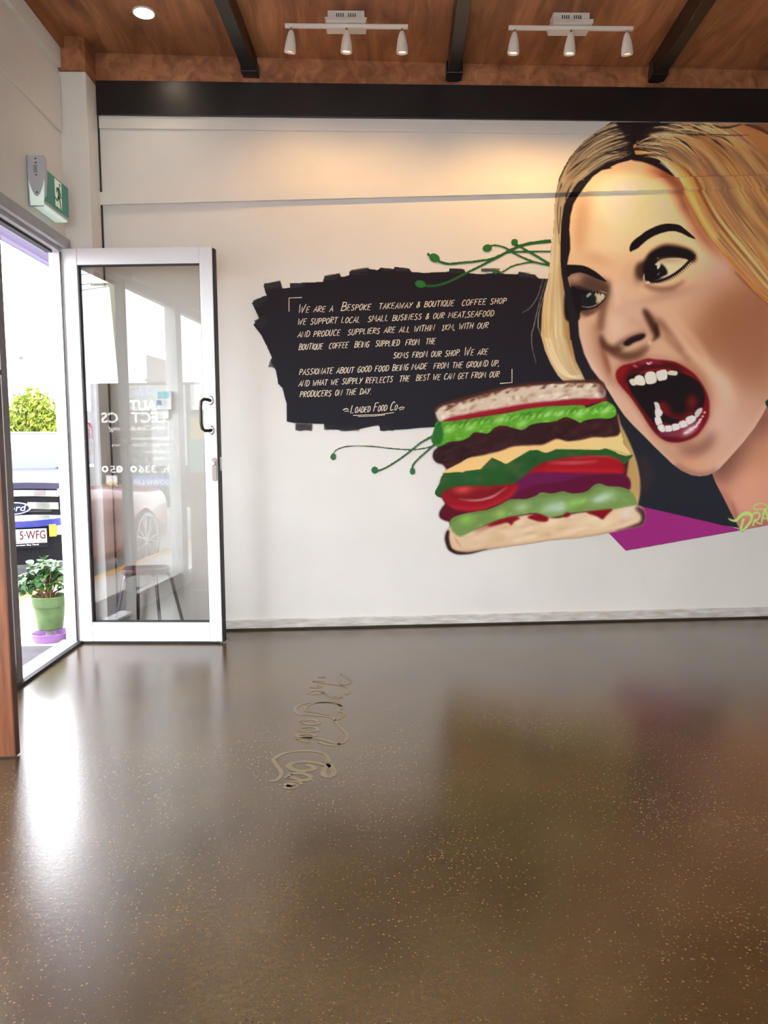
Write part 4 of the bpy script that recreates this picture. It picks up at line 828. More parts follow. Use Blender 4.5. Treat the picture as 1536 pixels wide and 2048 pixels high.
# darker orange inner edge of the lower lock
air(A([(258, 900), (275, 1060), (292, 1200), (310, 1363)])+B([(335, 520), (370, 620)]), [6, 12, 14, 14, 10, 4], (160, 98, 44), .75, 4, CH)
air(A([(205, 700), (192, 820), (182, 950)]), [8, 9, 7], (250, 226, 176), .6, 3, CH)
# black streaks on the crown, left side
for p, w in [([(1150, 25), (980, 95), (880, 165)], [16, 9, 1]), ([(1500, 180), (1300, 185), (900, 178)], [26, 8, 3]),
             ([(1500, 60), (1300, 70), (1150, 110)], [20, 9, 1]), ([(1450, 130), (1250, 130), (1060, 160)], [12, 6, 1]), ([(1480, 110), (1330, 150), (1230, 175)], [22, 12, 2]),
             ([(1420, 250), (1200, 245), (1060, 290)], [16, 7, 1]), ([(900, 260), (780, 340), (690, 410)], [3, 9, 1]), ([(820, 470), (690, 560), (570, 665)], [3, 12, 2]),
             ([(640, 430), (570, 530), (530, 640)], [4, 14, 2]), ([(540, 620), (480, 720), (440, 830)], [3, 12, 2]), ([(760, 310), (660, 400), (600, 480)], [2, 8, 1]),
             ([(1440, 330), (1250, 330), (1080, 350)], [26, 10, 1]), ([(1430, 360), (1250, 370), (950, 415)], [20, 12, 1]), ([(1380, 395), (1150, 410), (960, 425)], [14, 6, 1]),
             ([(1430, 420), (1250, 435), (1050, 455)], [12, 6, 1]), ([(640, 780), (580, 880), (560, 990)], [2, 9, 4]), ([(500, 780), (490, 830), (465, 900)], [2, 8, 2]),
             ([(900, 545), (760, 620), (640, 720)], [1, 4, 1]), ([(500, 1060), (490, 1250), (478, 1400)], [4, 5, 4]), ([(480, 960), (462, 1100), (468, 1300), (480, 1530)], [1, 3, 3, 2]), ([(1300, 300), (1100, 330), (960, 380)], [3, 3, 1])]:
    stroke(HL(p), [v*.36 for v in w], (40, 28, 24), .92, .4, CH)
for p in [[(1330, 100), (1200, 95), (1000, 130)], [(1340, 165), (1150, 120), (960, 170)], [(1340, 215), (1050, 210), (860, 300)], [(1230, 275), (1050, 300), (900, 370)], [(1280, 400), (1100, 395), (930, 450)], [(1220, 455), (1080, 450), (940, 490)], [(1400, 60), (1250, 50), (1100, 90)], [(620, 860), (600, 900), (590, 910)], [(560, 640), (520, 740), (500, 790)], [(640, 480), (560, 620), (530, 700)]]:
    stroke(HL(p), [.4, 2.0, .4], (196, 166, 124), .9, .4, CH)
# stray white strands at lower left
for p, w in [(A([(142, 985), (110, 1090), (60, 1165), (10, 1195)]), 1.1), (A([(165, 985), (135, 1080), (110, 1170), (80, 1300)])+B([(74, 380), (74, 470), (100, 580)]), 1.3), (A([(160, 1060), (120, 1180), (112, 1270)])+B([(118, 370), (135, 420)]), 1.6)]:
    stroke(p, [.7, w, .7], (214, 196, 160), .8, .3)
for i in range(7):
    s = i/6; stroke(B([(150+30*s, 420), (200+40*s, 560), (270+40*s, 650), (380, 680-30*s)]), [.6, 1.5, .6], (244, 220, 180), .75, .5, CH)
# ---------------------------------------------------------------- face
face = A([(690, 246), (640, 252), (600, 272), (545, 300), (505, 313), (452, 350), (400, 412), (360, 470), (330, 522), (312, 600), (305, 680), (311, 740), (311, 800), (296, 870), (285, 920), (300, 1000), (325, 1100), (355, 1190), (360, 1250)])+B([(357, 300), (362, 400), (395, 520), (440, 612), (500, 690), (545, 745), (590, 820), (645, 900), (700, 962), (765, 1025), (830, 1092), (880, 1140), (940, 1198), (1000, 1243), (1060, 1270), (1110, 1278), (1160, 1272), (1200, 1255), (1235, 1230), (1300, 1160), (1380, 1070), (1450, 980), (1500, 900), (1536, 830), (1600, 730), (1700, 600)])+A([(1720, 1220), (1556, 1120), (1470, 1040), (1380, 940), (1290, 840), (1200, 742), (1120, 636), (1060, 520), (1020, 420), (980, 350), (915, 308), (840, 275), (760, 250)])
CF = full(face, .4, False)
def skin(x, y):
    t = np.clip((y-430)/300, 0, 1)[..., None]
    return np.array([238, 188, 134])*(1-t)+np.array([202, 158, 130])*t
poly(face, skin, .4, smooth=False)
# forehead
blob(A([(700, 300)])[0], 60, 20, 8, (226, 150, 100), .85, CF)
blob(A([(620, 440)])[0], 34, 26, -20, (252, 214, 160), .9, CF)
blob(A([(600, 560)])[0], 36, 34, 0, (252, 218, 164), .8, CF)
blob(A([(530, 760)])[0], 26, 22, 0, (242, 200, 150), .7, CF)
air(A([(400, 470), (385, 560), (370, 680), (365, 800)]), [22, 26, 26, 20], (206, 138, 90), .62, 9, CF)
air(A([(330, 560), (316, 700), (322, 820)]), [8, 8, 8], (240, 190, 136), .7, 4, CF)
air(A([(740, 590), (800, 470), (860, 420)]), [24, 30, 26], (234, 168, 112), .6, 12, CF)
air(A([(800, 290), (920, 350), (980, 430), (1030, 540), (1100, 660), (1190, 775), (1290, 880), (1400, 1000)]), [14, 26, 34, 30, 26, 22, 16, 8], (128, 62, 42), .8, 9, CF)
air(A([(880, 330), (985, 440), (1040, 550)]), [10, 16, 12], (112, 50, 38), .7, 5, CF)
air(A([(1010, 470), (1060, 580), (1130, 700), (1250, 840), (1400, 1005), (1530, 1130)]), [2.2, 2.6, 2.6, 2.6, 2.4, 2.2], (190, 122, 100), .8, .8, CF)
air(A([(1330, 940), (1440, 1055), (1545, 1150)]), [3, 5, 5], (96, 42, 30), .8, 1.2, CF)
blob(A([(820, 540)])[0], 45, 22, -20, (240, 190, 138), .5, CF)
blob(A([(980, 620)])[0], 22, 10, 35, (238, 182, 134), .6, CF)
# temple / cheek
blob(A([(1220, 960)])[0], 26, 34, 20, (208, 160, 138), .7, CF)
blob(A([(1250, 950)])[0], 14, 22, 20, (206, 172, 156), .4, CF)
blob(A([(1010, 1100)])[0], 62, 20, -14, (206, 164, 138), .7, CF)
blob(B([(1330, 330)])[0], 62, 80, 30, (148, 96, 70), .9, CF)
blob(B([(1480, 300)])[0], 40, 60, 25, (148, 96, 72), .7, CF)
blob(B([(1190, 390)])[0], 26, 60, 38, (160, 106, 76), .45, CF)
blob(B([(1460, 560)])[0], 46, 70, 10, (156, 102, 76), .8, CF)
blob(B([(1530, 90)])[0], 30, 30, 0, (150, 96, 74), .6, CF)
air(B([(900, 320), (980, 420), (1080, 530), (1180, 620), (1260, 720), (1290, 820), (1260, 940)]), [8, 14, 18, 20, 24, 28, 26], (216, 176, 146), .85, 6, CF)
air(B([(1050, 560), (1140, 690), (1190, 800)]), [7, 9, 8], (176, 124, 94), .6, 4, CF)
blob(B([(1270, 760)])[0], 16, 34, -14, (220, 180, 152), .6, CF)
blob(B([(1270, 950)])[0], 30, 26, 0, (206, 168, 152), .8, CF)
blob(B([(1350, 880)])[0], 36, 40, 30, (196, 150, 128), .6, CF)
air(B([(1180, 1265), (1300, 1150), (1420, 1010), (1536, 830)]), [16, 12, 12, 10], (208, 164, 148), .65, 4, CF)
# mouth side and chin
air(B([(890, 400), (960, 480), (1050, 560)]), [8, 10, 8], (150, 98, 74), .6, 4, CF)
blob(B([(960, 1190)])[0], 40, 24, 35, (178, 130, 106), .6, CF)
blob(B([(1060, 1180)])[0], 26, 14, -20, (206, 146, 116), .6, CF)
air(B([(1000, 1100), (1080, 1110), (1160, 1070), (1190, 1000)]), [14, 20, 20, 10], (122, 76, 68), .6, 9, CF)
air(B([(950, 1210), (1060, 1265), (1150, 1270), (1220, 1240)]), [10, 12, 12, 10], (130, 86, 80), .55, 4, CF)
air(B([(640, 905), (760, 1030), (880, 1145), (960, 1215)]), [7, 10, 12, 10], (206, 170, 146), .6, 4, CF)
air(B([(620, 720), (660, 820), (740, 930), (800, 1010)]), [14, 14, 12, 10], (208, 166, 142), .7, 5, CF)
air(B([(360, 320), (375, 430), (430, 580), (540, 730), (640, 880)]), [10, 12, 12, 12, 8], (218, 180, 158), .7, 5, CF)
air(B([(470, 330), (490, 460), (545, 600), (580, 700)]), [16, 18, 16, 12], (146, 84, 62), .65, 7, CF)
air(B([(505, 470), (535, 560), (558, 640)]), [6, 8, 4], (122, 66, 50), .7, 3, CF)
air(B([(555, 520), (580, 600), (590, 690)]), [8, 10, 8], (208, 162, 132), .8, 4, CF)
# nose
blob(A([(590, 1060)])[0], 9, 12, 40, (228, 186, 158), .9, CF)
air(A([(560, 1030), (600, 1150), (620, 1250)]), [24, 30, 34], (206, 160, 132), .75, 9, CF)
air(A([(545, 1000), (530, 1090), (510, 1200), (505, 1300)]), [8, 14, 14, 14], (128, 84, 62), .75, 6, CF)
blob(B([(620, 380)])[0], 30, 20, -20, (212, 170, 142), .85, CF)
blob(B([(760, 330)])[0], 22, 24, 0, (196, 150, 122), .6, CF)
air(B([(770, 250), (800, 310), (830, 370), (850, 420)]), [8, 12, 12, 8], (74, 44, 34), .9, 4, CF)
air(B([(790, 270), (860, 330), (920, 400)]), [6, 12, 6], (120, 78, 58), .7, 5, CF)
air(B([(505, 420), (530, 470), (590, 490), (640, 440), (720, 400), (780, 390)]), [6, 12, 14, 10, 8, 5], (92, 58, 44), .85, 4, CF)
air(B([(560, 500), (640, 530), (720, 520), (790, 470)]), [10, 16, 16, 6], (112, 74, 58), .85, 5, CF)
poly(B([(645, 460), (680, 425), (730, 402), (770, 398), (760, 425), (710, 445), (670, 470)]), (40, 22, 22), 1.6, .95, clip=CF, film=False)
air(B([(620, 470), (660, 490), (720, 470)]), [5, 6, 3], (196, 156, 130), .9, 2, CF)
air(B([(800, 440), (805, 455), (800, 465)]), 2.5, (230, 196, 170), .8, 1, CF)
air(B([(830, 480), (920, 500), (1000, 560)]), [14, 18, 10], (202, 160, 132), .7, 6, CF)
air(B([(700, 570), (770, 555), (850, 545), (960, 560)]), [3, 3, 3, 2], (224, 186, 160), .5, 1.5, CF)
air(B([(560, 240), (585, 330), (560, 420)]), [10, 14, 8], (216, 172, 144), .5, 5, CF)
air(B([(680, 300), (740, 350), (770, 385)]), [10, 12, 8], (170, 122, 98), .45, 4, CF)
blob(B([(700, 250)])[0], 16, 30, 20, (208, 164, 138), .6, CF)
air(B([(820, 440), (850, 400), (840, 330)]), [4, 7, 5], (58, 34, 28), .7, 2.5, CF)
air(B([(930, 260), (1000, 350), (1100, 470), (1180, 590)]), [12, 14, 16, 14], (212, 166, 134), .6, 5, CF)
air(B([(860, 300), (930, 390), (1010, 500)]), [5, 9, 7], (124, 78, 58), .55, 4, CF)
blob(A([(920, 1080)])[0], 40, 8, -16, (166, 116, 94), .5, CF)
air(A([(560, 860), (600, 960), (580, 1010)]), [14, 16, 12], (222, 172, 132), .5, 7, CF)
air(A([(700, 860), (650, 960), (680, 1040)]), [12, 14, 10], (196, 142, 108), .5, 7, CF)
blob(A([(480, 860)])[0], 24, 10, 15, (206, 146, 104), .5, CF)
air(A([(548, 1000), (528, 1100), (506, 1210), (500, 1310)]), [6, 9, 10, 8], (112, 72, 54), .7, 4, CF)
air(B([(500, 400), (512, 455), (548, 490), (600, 500), (650, 470)]), [7, 9, 9, 7, 4], (88, 54, 42), .75, 3, CF)
poly(B([(640, 455), (670, 425), (720, 402), (765, 396), (775, 410), (745, 432), (700, 448), (665, 468)]), (34, 19, 20), 1.2, .95, clip=CF, film=False)
air(B([(560, 505), (650, 540), (740, 525), (800, 470)]), [8, 14, 12, 4], (104, 66, 52), .7, 4, CF)
air(B([(765, 240), (795, 290), (830, 350), (856, 410)]), [5, 9, 11, 6], (62, 36, 30), .8, 3, CF)
blob(B([(600, 350)])[0], 12, 16, -20, (222, 182, 154), .7, CF)
blob(B([(700, 360)])[0], 18, 12, -10, (206, 162, 134), .5, CF)
air(A([(575, 1020), (600, 1090), (605, 1160)]), [6, 10, 8], (226, 184, 156), .7, 4, CF)
air(B([(980, 1100), (1070, 1125), (1160, 1085), (1200, 1010)]), [8, 14, 13, 6], (110, 64, 60), .4, 8, CF)
air(B([(400, 540), (470, 660), (560, 780)]), [5, 6, 5], (226, 190, 170), .6, 3, CF)
# left eye socket
poly(A([(300, 950), (340, 930), (420, 935), (490, 975), (535, 1000), (550, 1060), (520, 1120), (460, 1180), (400, 1215), (350, 1180), (310, 1060)]), (92, 66, 54), 4, .9, clip=CF, film=False)
blob(A([(350, 975)])[0], 13, 8, 0, (198, 150, 116), .95, CF)
blob(A([(440, 1010)])[0], 20, 8, 25, (96, 68, 58), .8, CF)
air(A([(400, 1205), (450, 1190), (510, 1150)]), [6, 7, 4], (110, 66, 54), .8, 2.5, CF)
poly(A([(280, 905), (330, 897), (400, 905), (460, 935), (505, 970), (535, 1002), (480, 985), (420, 958), (370, 945), (320, 955), (290, 975)]), (28, 18, 20), .5)
poly(E([(120, 690), (180, 660), (250, 665), (330, 690), (420, 720), (470, 735), (490, 740), (440, 730), (395, 720), (400, 780), (430, 850), (330, 885), (250, 905), (235, 990), (110, 990), (90, 800)]), (24, 18, 22), .8, .97)
poly(E([(385, 735), (430, 725), (490, 745), (470, 790), (420, 820), (395, 810)]), (196, 172, 138), .5)
poly(E([(255, 760), (290, 728), (340, 715), (390, 735), (410, 785), (395, 830), (340, 855), (280, 850), (248, 810)]), (38, 47, 50), 1)
poly(E([(290, 800), (330, 770), (370, 800), (340, 830)]), (30, 38, 40), 2, .7)
poly(E([(312, 750), (340, 722), (362, 730), (345, 750), (318, 768)]), (150, 156, 146), .5)
stroke(E([(262, 855), (320, 866), (390, 850), (440, 815), (490, 770)]), [1, 1.8, 1.6, 1.4, .6], (206, 184, 160), .9, .3)
stroke(E([(430, 700), (480, 715), (520, 722)]), [.8, 1.6, .6], (206, 170, 140), .8, .3)
stroke(E([(280, 875), (380, 870), (450, 830), (505, 775)]), [2.4, 2.8, 2, .8], (24, 18, 20), .9, .4)
for i in range(11):
    t = i/10; x = 180+t*270; y = 668+t*62; stroke(E([(x, y+14), (x-4-8*(1-t), y-12), (x-22+4*t, y-38+12*t)]), [2.2, 1.4, .4], (22, 15, 17), .95, .2)
    if 0 < i < 9: stroke(E([(x+12, y+8), (x+6, y-8), (x-6, y-22)]), [.5, 1.2, .4], (168, 134, 112), .7, .2)
for i in range(7):
    t = i/6; x = 270+t*190; y = 880-t*80; stroke(E([(x, y-6), (x+4, y+8)]), [1.4, .4], (22, 15, 17), .9, .2)
# right eye
poly(E([(800, 520), (815, 440), (880, 400), (930, 330), (1000, 275), (1090, 240), (1190, 245), (1290, 270), (1370, 310), (1400, 370), (1370, 420), (1200, 360), (1000, 400), (900, 560), (850, 600)]), (60, 42, 36), 3.4, .92, clip=CF, film=False)
poly(E([(870, 470), (930, 350), (1000, 300), (1100, 270), (1220, 280), (1330, 310), (1385, 360), (1340, 400), (1230, 380), (1110, 385), (1040, 405), (985, 470), (960, 560), (960, 610), (900, 560)]), (30, 22, 22), 2.4, .95, clip=CF, film=False)
blob(E([(835, 530)])[0], 8, 14, 10, (96, 62, 52), .7, CF)
air(E([(880, 640), (960, 670), (1060, 685), (1180, 665), (1290, 595)]), [6, 7, 8, 7, 3], (112, 70, 56), .75, 3, CF)
air(E([(920, 690), (1060, 712), (1200, 690)]), [4, 5, 3], (150, 104, 82), .6, 3, CF)
poly(E([(985, 470), (1035, 405), (1120, 380), (1230, 378), (1320, 402), (1260, 465), (1180, 520), (1100, 560), (1045, 580), (990, 560), (960, 540)]), (214, 184, 144), .5)
blob(E([(1130, 400)])[0], 26, 5, 0, (160, 128, 100), .5)
poly(E([(885, 560), (900, 480), (985, 430), (1060, 440), (1105, 490), (1112, 535), (1075, 565), (1030, 590), (950, 610), (900, 600)]), (32, 40, 44), .8)
poly(E([(905, 600), (890, 520), (915, 455), (970, 400), (1010, 430), (980, 520), (960, 600)]), (24, 19, 23), 2, .9)
poly(E([(1010, 480), (1060, 470), (1075, 510), (1030, 540)]), (30, 38, 40), 2, .8)
poly(E([(990, 440), (1015, 420), (1030, 412), (1045, 440), (1030, 480), (1012, 482), (1010, 455)]), (202, 190, 156), .3)
stroke(E([(1015, 550), (1024, 535), (1038, 518)]), [.5, 1.6, .6], (166, 164, 150), .9, .2)
stroke(E([(1016, 370), (1020, 384)]), 2, (170, 160, 140), .8, .2)
stroke(E([(1040, 575), (1085, 558), (1115, 542)]), [.6, 2, .8], (210, 186, 152), .9, .2)
stroke(E([(885, 530), (880, 570), (886, 605)]), [1, 3.4, 1], (206, 176, 146), .9, .4)
poly(E([(895, 625), (920, 605), (945, 615), (930, 630)]), (214, 174, 146), .5)
stroke(E([(930, 605), (1000, 610), (1080, 590), (1180, 540), (1270, 470), (1340, 395), (1390, 345)]), [2.4, 4, 4.6, 5, 5, 5, 2], (24, 17, 18), .97, .4)
for i in range(26):
    t = i/25; x = 945+t*420; y = 612-18*t-230*t*t+0*t; L = 26+16*np.sin(t*3)
    stroke(E([(x, y-8), (x+8+10*t, y+L*.5), (x+10+26*t, y+L*.9)]), [2.6, 1.6, .4], (22, 15, 16), .95, .2)
for i in range(20):
    t = i/19; x = 940+t*420; y = 400-150*np.sin(min(1, t*1.15)*2.3)+90*t; y = np.interp(t, [0, .3, .6, 1], [430, 330, 325, 370])
    stroke(E([(x, y+30), (x-8+8*t, y-5), (x-14+22*t, y-38)]), [2.2, 1.4, .4], (20, 14, 16), .9, .2)
# right brow
poly(E([(738, 275), (760, 225), (800, 185), (850, 150), (890, 118), (950, 85), (1020, 55), (1100, 36), (1150, 36), (1230, 50), (1280, 85), (1340, 135), (1390, 186), (1330, 170), (1250, 130), (1180, 112), (1100, 118), (1000, 150), (920, 195), (860, 245), (820, 280), (770, 305), (745, 315)]), (28, 18, 20), .4)
# ---------------------------------------------------------------- mouth
air(Mo([(580, 640), (620, 560), (760, 530), (900, 490), (1080, 515), (1280, 590), (1440, 720), (1520, 880), (1530, 1060), (1450, 1230), (1300, 1340), (1120, 1350), (960, 1260), (860, 1110), (720, 900), (600, 760), (575, 660)]), 8, (150, 80, 66), .45, 4, CF)
poly(Mo([(572, 660), (590, 610), (640, 570), (700, 552), (770, 535), (850, 508), (910, 497), (980, 508), (1080, 515), (1180, 535), (1280, 585), (1370, 650), (1430, 720), (1480, 800), (1520, 900), (1530, 1000), (1520, 1100), (1470, 1200), (1400, 1285), (1300, 1335), (1200, 1355), (1100, 1345), (1010, 1295), (940, 1220), (880, 1130), (850, 1080), (790, 990), (720, 890), (640, 800), (590, 730)]), (122, 26, 36), 1.0)
CM = full(Mo([(572, 660), (590, 610), (640, 570), (700, 552), (770, 535), (850, 508), (910, 497), (980, 508), (1080, 515), (1180, 535), (1280, 585), (1370, 650), (1430, 720), (1480, 800), (1520, 900), (1530, 1000), (1520, 1100), (1470, 1200), (1400, 1285), (1300, 1335), (1200, 1355), (1100, 1345), (1010, 1295), (940, 1220), (880, 1130), (850, 1080), (790, 990), (720, 890), (640, 800), (590, 730)]), 1.)
air(Mo([(650, 720), (720, 640), (850, 590), (960, 575), (1100, 570), (1260, 620)]), [16, 14, 12, 10, 10, 8], (66, 24, 34), .8, 3, CM)
air(Mo([(800, 545), (900, 530), (1050, 545)]), [8, 10, 6], (134, 58, 66), .8, 2.5, CM)
blob(Mo([(630, 640)])[0], 9, 14, 30, (150, 30, 38), .8, CM)
blob(Mo([(770, 575)])[0], 4, 2, 20, (196, 110, 116), .8, CM)
for q in [(895, 545), (930, 540), (910, 552)]: blob(Mo([q])[0], 1.6, 1.3, 0, (244, 200, 200), .95, CM)
air(Mo([(740, 860), (830, 1000), (900, 1120), (1000, 1250), (1150, 1310)]), [4, 6, 6, 8, 8], (58, 20, 30), .6, 3, CM)
air(Mo([(1000, 1260), (1150, 1270), (1300, 1215), (1420, 1120)]), [10, 16, 16, 12], (136, 72, 86), .85, 4, CM)
air(Mo([(1030, 1320), (1200, 1340), (1340, 1300)]), [8, 8, 8], (74, 26, 36), .7, 4, CM)
mouth = Mo([(690, 700), (760, 660), (860, 640), (980, 615), (1100, 610), (1200, 630), (1290, 665), (1380, 710), (1440, 770), (1475, 850), (1478, 930), (1460, 1000), (1420, 1080), (1340, 1150), (1240, 1200), (1120, 1240), (1050, 1235), (1000, 1200), (960, 1150), (900, 1080), (830, 980), (770, 890), (730, 840)])
poly(mouth, (24, 16, 20), 1.2)
CI = full(mouth, .8)
air(Mo([(1020, 940), (1080, 1020), (1170, 1090), (1280, 1110), (1370, 1060)]), [18, 26, 26, 24, 18], (126, 46, 42), .9, 4, CI)
blob(Mo([(1350, 950)])[0], 11, 14, 0, (122, 48, 46), .9, CI)
blob(Mo([(1200, 1000)])[0], 11, 14, 0, (44, 18, 24), .9, CI)
poly(Mo([(1050, 1060), (1100, 1085), (1180, 1120), (1230, 1130), (1170, 1165), (1080, 1165), (1045, 1120)]), (50, 20, 24), 1, clip=CI)
stroke(Mo([(1050, 1160), (1150, 1180), (1270, 1130), (1370, 1085)]), 3.4, (150, 54, 62), .9, .8, CI)
stroke(Mo([(770, 690), (870, 635), (1000, 615), (1140, 612)]), 4, (150, 52, 54), .9, .8)
TC = (222, 208, 182)
def tooth(p, c=TC, s=.5): poly(Mo(p), c, s)
tooth([(708, 720), (740, 703), (765, 712), (780, 765), (745, 775), (720, 755)], (206, 192, 170))
tooth([(760, 700), (800, 668), (845, 678), (870, 720), (868, 765), (820, 772), (778, 760)])
tooth([(866, 680), (890, 640), (945, 630), (980, 655), (992, 715), (970, 748), (910, 760), (882, 745)])
tooth([(982, 645), (1020, 620), (1080, 612), (1098, 650), (1092, 705), (1050, 722), (1005, 720)])
tooth([(1098, 635), (1140, 620), (1200, 632), (1192, 668), (1140, 668), (1105, 660)], (200, 186, 164))
TL = (228, 216, 208)
tooth([(964, 945), (1000, 948), (1020, 980), (1025, 1030), (985, 1040), (972, 990)], (198, 188, 182))
tooth([(975, 1020), (1025, 1015), (1050, 1050), (1030, 1090), (985, 1095), (972, 1060)], (208, 198, 190))
tooth([(972, 1100), (1020, 1095), (1040, 1130), (1045, 1165), (1000, 1190), (975, 1150)], TL)
tooth([(1000, 1195), (1040, 1170), (1072, 1190), (1076, 1240), (1040, 1248), (1010, 1225)], TL)
tooth([(1076, 1190), (1110, 1182), (1146, 1188), (1150, 1235), (1110, 1246), (1080, 1242)], TL)
tooth([(1148, 1175), (1200, 1165), (1228, 1180), (1226, 1215), (1180, 1235), (1152, 1232)], TL)
tooth([(1216, 1155), (1265, 1130), (1300, 1150), (1308, 1185), (1260, 1205), (1230, 1205)], TL)
tooth([(1288, 1110), (1340, 1082), (1385, 1090), (1390, 1125), (1340, 1165), (1305, 1172)], TL)
tooth([(1378, 1060), (1410, 1015), (1455, 1002), (1450, 1045), (1400, 1105)], (190, 178, 172))
for p in [[(1060, 1185), (1078, 1215), (1076, 1245)], [(1146, 1185), (1152, 1235)], [(1226, 1175), (1230, 1205)], [(1300, 1150), (1310, 1180)], [(985, 1185), (1040, 1165)], [(866, 690), (878, 750)], [(980, 660), (992, 715)]]:
    stroke(Mo(p), 1, (90, 60, 60), .7, .3)
blob(Mo([(1330, 1235)])[0], 12, 5, -35, (214, 176, 176), .9, CM)
for q in [(1280, 1260), (1300, 1250), (1330, 1225), (1352, 1215), (1372, 1200), (1400, 1180), (1410, 1160), (1425, 1150), (1440, 1120), (1460, 1090), (1480, 1050), (1390, 1195), (1430, 1130)]:
    blob(Mo([q])[0], 1.9, 1.4, -40, (246, 226, 222), .9, CM)
# ---------------------------------------------------------------- right hair
hr = A([(700, 160), (730, 130), (790, 95), (850, 50), (940, 25), (1100, 8), (1500, 2), (2000, -4), (2000, 1480), (1660, 1220), (1536, 1135), (1450, 1055), (1360, 955), (1270, 850), (1180, 748), (1100, 636), (1045, 520), (1005, 425), (975, 365), (930, 320), (880, 265), (850, 235), (760, 215), (715, 215)])
CR = full(hr, .5, False)
def rh(x, y):
    # across-flow coordinate: the strands run down and to the right
    u = np.clip((x-1340-(y-300)*.62)/190, 0, 1)[..., None]
    return np.array([188, 128, 68])*(1-u)+np.array([146, 92, 52])*u
poly(hr, rh, .5, smooth=False)
o2 = rs(spline(A([(700, 190), (760, 195), (850, 232), (930, 310), (985, 380), (1045, 510), (1110, 640), (1190, 750), (1280, 850), (1370, 955), (1460, 1055), (1560, 1140), (1720, 1260)]), False, 10))
i2 = rs(spline(A([(800, 20), (1000, 10), (1200, 8), (1330, 60), (1440, 140), (1540, 240), (1620, 340), (1700, 450), (1780, 570), (1860, 690), (1920, 800), (1980, 900), (2040, 1000)]), False, 10))
warm = [(208, 146, 74), (170, 106, 48), (222, 172, 104), (132, 72, 36), (186, 130, 78), (150, 96, 62), (178, 118, 56), (112, 64, 38), (200, 154, 102), (132, 88, 72)]
for i in range(420):
    s = rng.beta(1, 1.2); a = rng.uniform(0, .8); b = min(1, a+rng.uniform(.1, .35)); ia, ib = int(a*99), int(b*99)
    p = (o2*(1-s)+i2*s)[ia:ib+1:3]
    if len(p) < 3: continue
    stroke(p, [.6, rng.uniform(2, 8), .6], warm[rng.randint(10)], rng.uniform(.2, .6), rng.uniform(.8, 2.5), CR)
for i in range(110):
    s = rng.uniform(0, 1); a = rng.uniform(0, .7); b = min(1, a+rng.uniform(.12, .4)); ia, ib = int(a*99), int(b*99)
    p = (o2*(1-s)+i2*s)[ia:ib+1:3]
    if len(p) < 3: continue
    stroke(p, [.6, rng.uniform(5, 13), .6], [(112, 66, 40), (132, 92, 72), (96, 60, 44), (168, 116, 66), (206, 154, 92), (120, 96, 84)][rng.randint(6)], rng.uniform(.25, .5), rng.uniform(2, 4), CR)
for i in range(190):
    s = rng.uniform(0, 1); a = rng.uniform(0, .85); b = min(1, a+rng.uniform(.06, .2)); ia, ib = int(a*99), int(b*99)
    p = (o2*(1-s)+i2*s)[ia:ib+1:2]
    if len(p) < 3: continue
    stroke(p, [.3, rng.uniform(.8, 2), .3], [(232, 190, 126), (92, 50, 28), (216, 168, 100), (120, 68, 34)][rng.randint(4)], rng.uniform(.35, .8), .5, CR)
# bright band hugging the face, dark gap behind it
def off(s, a=0, b=99): return (o2*(1-s)+i2*s)[a:b:4]
stroke(off(.05, 18, 60), [3, 12, 14, 12, 10], (232, 178, 96), .8, 3, CR)
stroke(off(.012, 16, 40), [2, 7, 5, 1], (232, 204, 160), .85, 1.2, CR)
stroke(off(.10, 20, 58), [1, 7, 8, 6, 3], (206, 134, 52), .7, 2, CR)
stroke(off(.165, 26, 74), [1, 4.5, 5.5, 5, 3, 1], (120, 56, 24), .85, 1.4, CR)
stroke(off(.2, 40, 99), [1, 5, 5, 4], (228, 190, 130), .75, 1.4, CR)
stroke(off(.13, 55, 99), [1, 4, 5, 5, 4], (216, 176, 116), .7, 1.4, CR)
stroke(off(.06, 60, 99), [2, 8, 8, 7], (168, 110, 84), .6, 2.4, CR)
stroke(off(.32, 22, 70), [2, 9, 8, 2], (176, 112, 74), .6, 3, CR)
stroke(off(.42, 24, 60), [2, 7, 7, 2], (112, 64, 48), .55, 3, CR)
stroke(off(.5, 18, 48), [2, 6, 6, 1], (206, 160, 108), .6, 2, CR)
stroke(off(.28, 12, 36), [2, 6, 6, 1], (108, 92, 84), .55, 2.4, CR)
stroke(off(.14, 12, 30), [2, 7, 6, 1], (128, 112, 100), .5, 2.4, CR)
